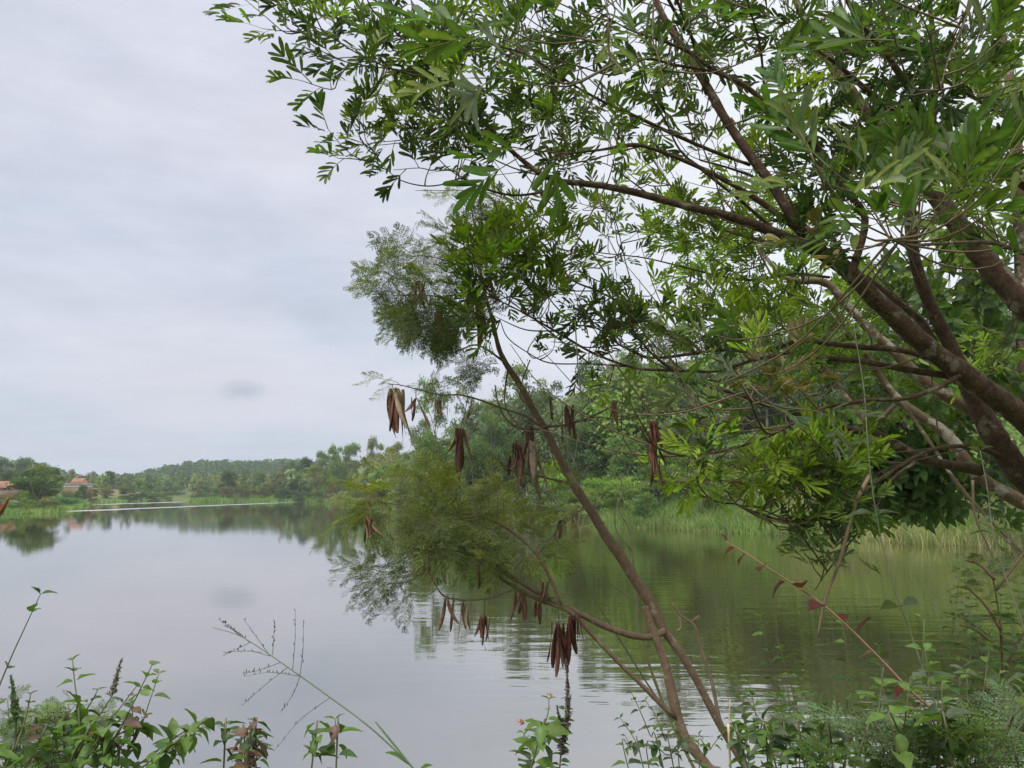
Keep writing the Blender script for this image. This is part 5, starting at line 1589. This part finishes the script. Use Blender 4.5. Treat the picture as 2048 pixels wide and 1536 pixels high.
for (x, y, d, n, lpx, tones, spr) in pod_clusters:
    top = P(x, y, d)
    k = int(np.argmin(np.linalg.norm(attP[:, :3] - top, axis=1)))
    q = attP[k, :3]
    ln_ = np.linalg.norm(q - top)
    if ln_ < 0.6:
        s_ = spline([q, (q + top) / 2 + [0, 0, -0.02], top], 3)
        tube(ge, s_, 0.0018, 4, (0.13, 0.09, 0.05), cap=False)
    for _ in range(n):
        t = tones[rng.integers(0, len(tones))]
        me = PODS[t][rng.integers(0, 7)]
        o = bpy.data.objects.new('seed_pod', me)
        COL.objects.link(o)
        o.parent = treeP
        sc = lpx / FPX * d / 0.15 * rng.uniform(0.6, 1.1)
        o.location = tuple(top - pbv + np.array([rng.normal(0, .012), rng.normal(0, .012), rng.uniform(-.012, 0.0)]))
        o.rotation_euler = (rng.normal(0, spr * 0.55), rng.normal(0, spr * 0.55), rng.uniform(0, 6.28))
        o.scale = (max(sc, .7),) * 2 + (sc,)
ge.build('pod_stalks', M['stem'], treeP, kind='stuff')

# ------------------------------------------------------------------ foreground herbs
LV['herb'] = variants(lambda: ovate(0.05, 0.03, (0.13, 0.215, 0.05), 0.6, 0.5), 5, M['herb'])
LV['herb_d'] = variants(lambda: ovate(0.048, 0.028, (0.065, 0.12, 0.04), 0.6, 0.5), 4, M['herb'])
LV['herb_r'] = variants(lambda: ovate(0.045, 0.028, (0.17, 0.10, 0.07), 0.6, 0.4), 3, M['herb'])
LV['herb_g'] = variants(lambda: ovate(0.055, 0.036, (0.115, 0.15, 0.085), 0.7, 0.5), 3, M['herb'])
LV['herb_red'] = variants(lambda: ovate(0.05, 0.034, (0.085, 0.02, 0.014), 0.5, 0.35), 3, M['herb'])
LV['herb_pink'] = variants(lambda: ovate(0.05, 0.032, (0.19, 0.105, 0.085), 0.5, 0.35), 2, M['herb'])
LV['fern'] = variants(lambda: bipinnate(0.13, 6, 0.07, 8, 0.016, (0.15, 0.26, 0.06)), 3, M['feather'])
LV['fern_g'] = variants(lambda: bipinnate(0.13, 6, 0.07, 8, 0.016, (0.15, 0.25, 0.12)), 3, M['feather'])
LV['fern_d'] = variants(lambda: bipinnate(0.12, 5, 0.06, 8, 0.015, (0.05, 0.085, 0.04)), 3, M['feather'])


def ground_ext(p, q):
    """continue a stem from p away from q down to the ground"""
    v = p - q
    v = v / (np.linalg.norm(v) + 1e-9)
    v[2] = min(v[2], -0.6)
    gx, gy = p[0], p[1]
    z = tz(gx, gy)
    t = max((p[2] - z), 0.02) / -v[2]
    e = p + v * t
    e[2] = tz(e[0], e[1]) - 0.03
    return e


def herb(name, label, stems, kinds, d, sc=1.0, gap=0.045, cat='plant', group=None, scol=(0.12, 0.12, 0.06), sr=0.002, tip=True, spike=None, opposite=True, limit=300, flowers=None, start=0.0):
    """stems are pixel paths from the bottom up; leaves sit in opposite pairs along each"""
    first = P(*stems[0][0][:2], d)
    sec = P(*stems[0][1][:2], d)
    gp = ground_ext(first, sec)
    e = empty(name, tuple(gp), label, cat, group)
    bag = LeafBag()
    for si, st in enumerate(stems):
        dd = d + (rng.uniform(-0.15, 0.15) if si else 0)
        pts = [P(x, y, dd + 0.02 * i) for i, (x, y) in enumerate(st)]
        pts = [gp + rng.normal(0, 0.02, 3) * [1, 1, 0]] + pts if st[0][1] > 1500 else pts
        s_ = spline(pts, 6)
        ge = Geo()
        tube(ge, s_, np.linspace(sr * 1.3, sr * 0.5, len(s_)), 6, scol)
        ge.build('stem', M['stem'], e, True)
        seg = np.linalg.norm(np.diff(s_, axis=0), axis=1)
        cum = np.concatenate([[0], np.cumsum(seg)])
        L = cum[-1]
        t0 = start
        if st[0][1] > 1500:
            t0 = max(start, min(L * 0.5, np.linalg.norm(np.asarray(pts[0]) - pts[1]) * 0.9))
        pos = L - 0.004
        k = 0
        while pos > t0:
            i = min(np.searchsorted(cum, pos), len(s_) - 1)
            f = (pos - cum[i - 1]) / max(seg[i - 1], 1e-6)
            p = s_[i - 1] * (1 - f) + s_[i] * f
            tdir = s_[i] - s_[i - 1]
            tdir /= np.linalg.norm(tdir) + 1e-9
            fr_ = frame(tdir, (0, -1, 0.2))
            az = (k % 2) * PI / 2 * 0.8 + rng.normal(0, 0.35)
            young = min(1.0, 0.45 + 0.14 * k)
            for sg in ((0, PI) if opposite else (k * 2.4,)):
                if rng.random() < 0.1:
                    continue
                th = az + sg
                dv = fr_ @ np.array([math.cos(th) * 0.95, 0.45 if k > 1 else 0.9, math.sin(th) * 0.95])
                dv = dv + [0, 0, -0.05]
                kd = kinds[rng.integers(0, len(kinds))]
                if kd == 'herb_r' and k < 3:
                    kd = 'herb'
                var = LV[kd][rng.integers(0, len(LV[kd]))]
                bag.put(var, p, frame(dv, (0, 0, 1), rng.normal(0, .3)), sc * young * rng.uniform(0.8, 1.15))
            pos -= gap * sc * rng.uniform(0.8, 1.2) * (0.6 if k < 2 else 1)
            k += 1
    bag.build(e, limit, M['herb'])
    if spike:
        for (pth, rad, colr) in spike:
            ge = Geo()
            s_ = spline([P(x, y, d) for x, y in pth], 8)
            m_ = len(s_)
            for i in range(m_):
                w_ = rad * (1.1 - 0.75 * i / m_)
                c = s_[i] + rng.normal(0, 0.35, (14, 3)) * w_
                v, f = quads(c, rng.standard_normal((14, 3)), rng.uniform(0.35, 0.7, 14) * w_)
                ge.add(v, f, np.repeat(np.array(colr) * rng.uniform(.6, 1.35, (14, 1)), 4, 0))
            tube(ge, s_, 0.0015, 5, colr)
            o = ge.build('flower_spike', M['herb'], e)
    if flowers:
        for (x, y, r, c) in flowers:
            ge = Geo()
            cc = P(x, y, d)
            u_ = rng.standard_normal((26, 3))
            u_ /= np.linalg.norm(u_, axis=1)[:, None]
            u_[:, 2] = abs(u_[:, 2])
            v, f = quads(cc + u_ * r, u_, np.full(26, r * 0.42))
            ge.add(v, f, np.repeat(np.array(c) * rng.uniform(.7, 1.2, (26, 1)), 4, 0))
            ge.build('flower', M['herb'], e)
    return e


hb = ['herb', 'herb', 'herb_d']
hr = ['herb', 'herb', 'herb_d', 'herb', 'herb_r']
herb('leafy_plant', 'tall leafy stem leaning in from the left picture edge over open water', [[(-60, 1540), (-20, 1420), (20, 1320), (52, 1250), (82, 1186)]], ['herb_d', 'herb_d', 'herb'], 1.7, 1.25, 0.062)
herb('leafy_plant', 'upright leafy stem topped by a whorl left of the grey flower spike', [[(165, 1540), (160, 1440), (150, 1370), (145, 1318)], [(130, 1540), (150, 1460), (185, 1400), (196, 1378)]], hb, 1.8, 0.95)
herb('leafy_plant', 'tall leafy stem right of the grey flower spike', [[(205, 1540), (235, 1470), (275, 1390), (305, 1328)], [(220, 1540), (270, 1480), (300, 1400), (318, 1345)], [(240, 1540), (255, 1500), (265, 1440), (262, 1400)]], hr, 1.8, 0.95)
herb('leafy_plant', 'low sprawling leafy stem pointing right above the bottom edge', [[(270, 1545), (320, 1510), (370, 1480), (408, 1452)], [(255, 1545), (300, 1530), (350, 1515)]], hb, 1.75, 0.85, 0.04)
herb('leafy_plant', 'small upright leafy stem left of the brown withered one', [[(447, 1545), (449, 1500), (448, 1452)]], hb, 1.8, 0.85)
herb('leafy_plant', 'withered plant with curled brown leaves near the bottom edge', [[(500, 1545), (505, 1510), (512, 1478)], [(490, 1545), (515, 1520), (535, 1495)], [(475, 1545), (490, 1525), (500, 1505)]], ['herb_r', 'herb_r', 'herb_d'], 1.8, 0.75, 0.03,
     spike=[([(500, 1535), (507, 1500), (510, 1470)], 0.012, (0.22, 0.17, 0.13))])
herb('leafy_plant', 'leafy stem below the grass plume with one reddish leaf', [[(672, 1545), (674, 1490), (670, 1436)]], hr, 1.8, 1.0)
herb('leafy_plant', 'short leafy stem just left of the one below the grass plume', [[(622, 1545), (625, 1515), (622, 1494)]], hb, 1.8, 0.85)
herb('spiked_plant', 'thin plant with a grey seed spike among the left leaves', [[(130, 1545), (180, 1460), (225, 1390), (237, 1355)], [(160, 1500), (220, 1440), (275, 1370)]], ['herb_g', 'herb_d'], 1.9, 0.5, 0.07,
     spike=[([(225, 1385), (234, 1350), (243, 1318)], 0.009, (0.2, 0.19, 0.17))])
herb('spiked_plant', 'green spiked plant at the left picture edge', [[(30, 1545), (32, 1460), (28, 1400)], [(30, 1500), (50, 1440), (62, 1385)]], ['herb_g'], 1.8, 0.5, 0.06,
     spike=[([(32, 1430), (28, 1395), (22, 1352)], 0.012, (0.15, 0.19, 0.11))])


def fern(label, stems, d, kinds, sc=1.0, name='feathery_plant', gap=0.085, scol=(0.1, 0.1, 0.05), limit=300, sr=0.002):
    return herb(name, label, stems, kinds, d, sc, gap, scol=scol, sr=sr, limit=limit)


fern('bright feathery-leaved shrub among the stems at lower left', [[(90, 1545), (110, 1470), (150, 1410)], [(60, 1545), (130, 1480), (200, 1440)], [(100, 1545), (60, 1480), (100, 1430)], [(40, 1545), (80, 1470), (160, 1460)], [(30, 1545), (20, 1460), (15, 1400)], [(60, 1545), (100, 1500), (190, 1470)]], 2.0, ['fern'], 0.75)
herb('low_shrub', 'mixed low leafy shrub filling the lower left corner', [[(40, 1560), (60, 1520), (90, 1490)], [(120, 1560), (150, 1520), (170, 1490)], [(180, 1560), (200, 1530), (230, 1500)], [(0, 1560), (10, 1520), (40, 1500)], [(150, 1560), (190, 1500), (180, 1450)]], hr, 1.7, 0.95, 0.035)

# plants in the middle of the bottom edge
herb('flowering_plant', 'leafy plant with small pink flower heads beside the dark seed spike', [[(1058, 1548), (1075, 1490), (1095, 1430), (1098, 1396)], [(1060, 1548), (1060, 1500), (1045, 1462)]], ['herb', 'herb', 'herb_g'], 1.8, 0.95, 0.04,
     flowers=[(1099, 1392, 0.006, (0.5, 0.25, 0.2)), (1040, 1447, 0.009, (0.55, 0.25, 0.2))])
herb('seed_spike_plant', 'tall dark purplish seed spike standing by the pink-flowered plant', [[(1118, 1548), (1128, 1460), (1134, 1380)]], ['herb_d'], 1.9, 0.42, 0.03,
     spike=[([(1122, 1500), (1135, 1430), (1136, 1380), (1132, 1322)], 0.012, (0.13, 0.105, 0.10)), ([(1115, 1470), (1118, 1440), (1114, 1412)], 0.008, (0.13, 0.11, 0.10))])

# grass plume
d = 1.6
gpts = [P(x, y, d) for x, y in [(845, 1560), (820, 1530), (740, 1455), (660, 1395), (600, 1352), (540, 1310), (480, 1272), (425, 1255)]]
gb = ground_ext(gpts[0], gpts[1])
gr = empty('grass_plume', tuple(gb), 'fine arching grass stalk with an open seed plume over the water', 'grass')
ge = Geo()
s_ = spline([gb] + gpts, 6)
tube(ge, s_, np.linspace(0.0022, 0.0005, len(s_)), 5, (0.13, 0.19, 0.09))
ge.build('stalk', M['stem'], gr, True)
for pth in [[(660, 1395), (600, 1440), (550, 1500)], [(600, 1352), (540, 1345), (490, 1352)], [(600, 1352), (585, 1390), (560, 1425)], [(600, 1350), (606, 1300), (607, 1238)], [(585, 1340), (590, 1280), (591, 1220)],
            [(575, 1335), (530, 1370), (485, 1410)], [(540, 1312), (500, 1302), (450, 1305)], [(540, 1312), (510, 1270), (486, 1237)], [(545, 1310), (548, 1270), (549, 1240)], [(500, 1285), (470, 1262), (446, 1250)],
            [(500, 1285), (470, 1300), (445, 1312)], [(560, 1325), (520, 1340), (485, 1348)], [(480, 1272), (455, 1250), (440, 1240)]]:
    ge = Geo()
    q = spline([P(x, y, d) for x, y in pth], 8)
    tube(ge, q, np.linspace(0.0007, 0.0003, len(q)), 4, (0.11, 0.13, 0.08), cap=False)
    for i in range(3, len(q)):
        if rng.random() < 0.6:
            c0 = q[i] + rng.normal(0, 0.0012, 3)
            tube(ge, [c0, c0 + rng.normal(0, 0.0012, 3) + [0, 0, 0.0035]], [0.0011, 0.0005], 4, (0.07, 0.05, 0.06))
    ge.build('seed_branch', M['stem'], gr)
for q in [[(820, 1530), (790, 1508), (768, 1505)], [(835, 1545), (850, 1532), (866, 1530)], [(740, 1455), (745, 1440), (742, 1425)][:0]]:
    if q:
        ge = Geo()
        c = spline([P(x, y, d) for x, y in q], 5)
        n = len(c)
        wv = 0.004 * np.sin(np.linspace(0.3, PI, n))[:, None] * np.array([0, 0, 1.0])
        k = np.arange(n - 1)
        ge.add(np.vstack([c - wv, c + wv]), np.concatenate([np.stack([k, k + n, k + n + 1], 1), np.stack([k, k + n + 1, k + 1], 1)]), (0.16, 0.24, 0.09))
        ge.build('blade', M['herb'], gr)

# right-hand herbs
herb('sparse_shrub', 'sparse small-leaved shrub before the base of the leaning tree', [[(1290, 1550), (1275, 1490), (1240, 1435)], [(1330, 1550), (1300, 1470), (1275, 1410), (1262, 1385)], [(1350, 1550), (1330, 1480), (1310, 1430), (1290, 1400)], [(1360, 1550), (1370, 1500), (1345, 1450)],
     [(1300, 1550), (1340, 1510), (1400, 1470)], [(1260, 1550), (1262, 1500), (1250, 1470)], [(1400, 1550), (1420, 1500), (1450, 1460)]], ['herb_d', 'herb_g', 'herb'], 2.6, 0.85, 0.06)
st = []
for k in range(9):
    x0 = 1500 + k * 38
    st.append([(x0, 1550), (x0 - rng.uniform(-10, 30), 1460), (x0 - rng.uniform(0, 50), rng.uniform(1330, 1400))])
herb('leafy_shrub', 'dense leafy shrub at the bottom edge right of the leaning tree', st, ['herb_d', 'herb', 'herb', 'herb_g'], 2.1, 1.05, 0.042, limit=300)
herb('leafy_shrub', 'tall loose leafy shoots over the green water right of the trunk', [[(1560, 1550), (1570, 1450), (1545, 1340), (1520, 1230)], [(1620, 1550), (1600, 1440), (1570, 1330), (1555, 1275)], [(1660, 1550), (1690, 1450), (1695, 1330), (1685, 1245)], [(1600, 1550), (1520, 1440), (1470, 1350)]],
     ['herb', 'herb', 'herb_d'], 2.5, 0.9, 0.055)
st = []
for k in range(12):
    x0 = 1780 + k * 26
    st.append([(x0, 1550), (x0 - rng.uniform(-20, 30), 1470), (x0 - rng.uniform(-20, 50), rng.uniform(1230, 1400))])
herb('leafy_shrub', 'dense leafy shrub filling the lower right corner', st, ['herb', 'herb_g', 'herb', 'herb_d'], 1.75, 1.15, 0.05, limit=300)
herb('leafy_shrub', 'single leafy shoot standing free above the lower right shrubs', [[(1780, 1550), (1770, 1430), (1762, 1340), (1758, 1290)], [(1900, 1550), (1935, 1450), (1940, 1310)]], ['herb_d', 'herb'], 2.4, 0.8, 0.055)
fern('soft grey-green feathery plants along the lower right edge', [[(1700, 1560), (1720, 1500), (1760, 1470)], [(1850, 1560), (1880, 1500), (1900, 1450)], 
     [(1680, 1560), (1660, 1520), (1640, 1480)], [(1960, 1560), (2010, 1480), (2030, 1400)], [(1980, 1560), (2030, 1520), (2060, 1470)], [(1830, 1560), (1840, 1520), (1800, 1490)]], 1.7, ['fern_g', 'fern_g', 'fern'], 0.85)
st = []
for k in range(10):
    x0 = 1500 + k * 56
    st.append([(x0, 1550), (x0 + rng.uniform(-20, 20), 1500), (x0 + rng.uniform(-50, 30), rng.uniform(1420, 1470))])
herb('leafy_shrub', 'low light green small-leaved shrub along the bottom edge right of the straw blade', st, ['herb', 'herb_g', 'herb'], 1.9, 0.75, 0.03, limit=300)
st = []
for k in range(8):
    x0 = 1880 + k * 30
    st.append([(x0, 1550), (x0 + rng.uniform(-20, 20), 1400), (x0 + rng.uniform(-50, 20), rng.uniform(1130, 1300))])
herb('leafy_shrub', 'tall tangled leafy shrub climbing the right picture edge', st, ['herb', 'herb_g', 'herb_d'], 2.6, 0.95, 0.05, limit=300)
fern('dark thorny feathery shrub on a reddish stem at the right edge', [[(1990, 1550), (2005, 1400), (2000, 1250), (1985, 1150)], [(2004, 1350), (2040, 1280), (2070, 1220)], [(2002, 1260), (1970, 1210), (1930, 1170)], [(2000, 1300), (1950, 1260), (1920, 1250)], [(1992, 1180), (2030, 1130), (2060, 1090)], [(1990, 1160), (1960, 1130), (1930, 1120)]], 2.8, ['fern_d'], 0.85, scol=(0.12, 0.07, 0.045), sr=0.005)
# reddish-leaved climbing stem
herb('red_leaved_shoot', 'long slanting shoot carrying scattered dark red leaves', [[(2000, 1560), (1940, 1490), (1880, 1432), (1820, 1380), (1755, 1312), (1690, 1248), (1640, 1205), (1590, 1170), (1530, 1132), (1490, 1105), (1450, 1083)]],
     ['herb_red', 'herb_red', 'herb_pink'], 1.9, 1.05, 0.05, scol=(0.22, 0.12, 0.08), sr=0.0032, opposite=False)
# hanging and climbing vines
herb('grey_leaved_vine', 'pale vine with paired grey leaves hanging past the crossing limbs', [[(1900, 1550), (1880, 1440), (1850, 1350), (1815, 1250), (1790, 1180), (1765, 1090), (1745, 980), (1735, 880), (1728, 780), (1712, 680), (1700, 600)]],
     ['herb_g'], 2.3, 1.25, 0.19, cat='vine', scol=(0.2, 0.21, 0.13), sr=0.0026)
herb('grey_leaved_vine', 'second pale vine of grey leaves nearer the right picture edge', [[(2120, 1560), (2090, 1430), (2048, 1260), (2010, 1150), (1985, 1060), (1975, 980), (1960, 900)]], ['herb_g'], 2.2, 1.2, 0.17, cat='vine', scol=(0.2, 0.2, 0.13), sr=0.0025)


def stick(name, label, paths, d, col, r=0.005, cat='twig', hang=False):
    pts = [P(x, y, d) for x, y in paths[0]]
    gp = ground_ext(pts[0], pts[1]) if not hang else pts[0]
    e = empty(name, tuple(gp), label, cat)
    for k, pp in enumerate(paths):
        ge = Geo()
        q = [P(x, y, d) for x, y in pp]
        if k == 0 and not hang:
            q = [gp] + q
        s_ = spline(q, 5)
        tube(ge, s_, np.linspace(r * (1 if k == 0 else .5), r * 0.35, len(s_)), 6, col, 0.04)
        ge.build('stem' if k == 0 else 'side_twig', M['stem'], e, True)
    return e


stick('bare_shoot', 'thin leafless shoot forked at the tip beside the leaning trunk', [[(1500, 1560), (1470, 1490), (1440, 1440), (1425, 1370), (1400, 1290), (1388, 1250), (1362, 1232), (1345, 1206)], [(1360, 1234), (1362, 1255), (1355, 1262)], [(1395, 1240), (1398, 1232), (1385, 1242)]], 3.3, (0.2, 0.15, 0.10), 0.011)
stick('bare_shoot', 'pale whip-like shoot curving up behind the leaning trunk', [[(1400, 1560), (1345, 1450), (1290, 1300), (1268, 1150), (1262, 1070), (1236, 1015), (1245, 985), (1240, 950)], [(1262, 1100), (1232, 1060), (1230, 1020)]], 4.4, (0.28, 0.25, 0.15), 0.011)
stick('bare_shoot', 'thin grey shoot crossing the water left of the leaning trunk', [[(1440, 1560), (1330, 1420), (1240, 1280), (1190, 1200), (1160, 1140)], [(1285, 1210), (1230, 1175), (1180, 1130)]], 4.2, (0.2, 0.2, 0.13), 0.007)
stick('straw_blade', 'dry straw-coloured grass blade upright at the bottom edge', [[(1462, 1560), (1458, 1480), (1460, 1400)]], 1.9, (0.5, 0.42, 0.22), 0.0035, 'grass')
stick('dry_stick', 'pale dry stick hanging down from the low leafy bough', [[(1740, 950), (1710, 1010), (1680, 1120), (1650, 1200), (1635, 1275)]], 3.0, (0.24, 0.17, 0.11), 0.009, 'stick', True)
stick('vine_stem', 'string-thin vine dangling from the left boughs in front of the far trees', [[(1150, 640), (1158, 760), (1166, 800), (1155, 880), (1145, 945)]], 3.3, (0.2, 0.23, 0.12), 0.0032, 'vine', True)
stick('vine_stem', 'leafless brown vine looping down past the right crossing limbs', [[(1945, 960), (1950, 1030), (1975, 1090), (1985, 1115)], [(1950, 1040), (1990, 1060), (2040, 1110)]], 3.2, (0.16, 0.11, 0.07), 0.006, 'vine', True)
stick('rusty_twig', 'knobbly rust-brown twig poking in at the left picture edge', [[(-40, 1060), (-5, 1030), (8, 1012), (17, 996)], [(0, 1024), (4, 1010), (10, 1008)]], 2.4, (0.2, 0.07, 0.035), 0.011, 'twig', True)

# ground cover on the near bank below the camera
n = 9000
pts = np.column_stack([rng.uniform(-7, 8, n), rng.uniform(-1.5, 7.4, n)])
pts = pts[np.hypot(pts[:, 0], pts[:, 1]) > 0.6]
ge = Geo()
v, f, c = blades(pts, 0.08, 0.35, 0.006, GR)
ge.add(v, f, c)
o = ge.build('near_grass', M['grass'])
tag(o, 'short grass covering the near bank under the plants', kind='stuff')
# ------------------------------------------------------------------ haze
m, g = mat_new('thin haze')
pv = g.n('ShaderNodeVolumePrincipled', ins={'Color': (0.86, 0.92, 1.0, 1), 'Density': 0.00032, 'Anisotropy': 0.2})
g.n('ShaderNodeOutputMaterial', ins={1: pv.outputs[0]})
ge = Geo()
boxg(ge, (-1600, -1600, -2.8), (1600, 1600, 62))
hz = ge.build('haze', m)
tag(hz, 'thin bluish haze filling the air over the lake', kind='stuff')
print('TRIS', sum(len(o.data.polygons) for o in bpy.data.objects if o.type == 'MESH'), 'OBJ', len(bpy.data.objects))
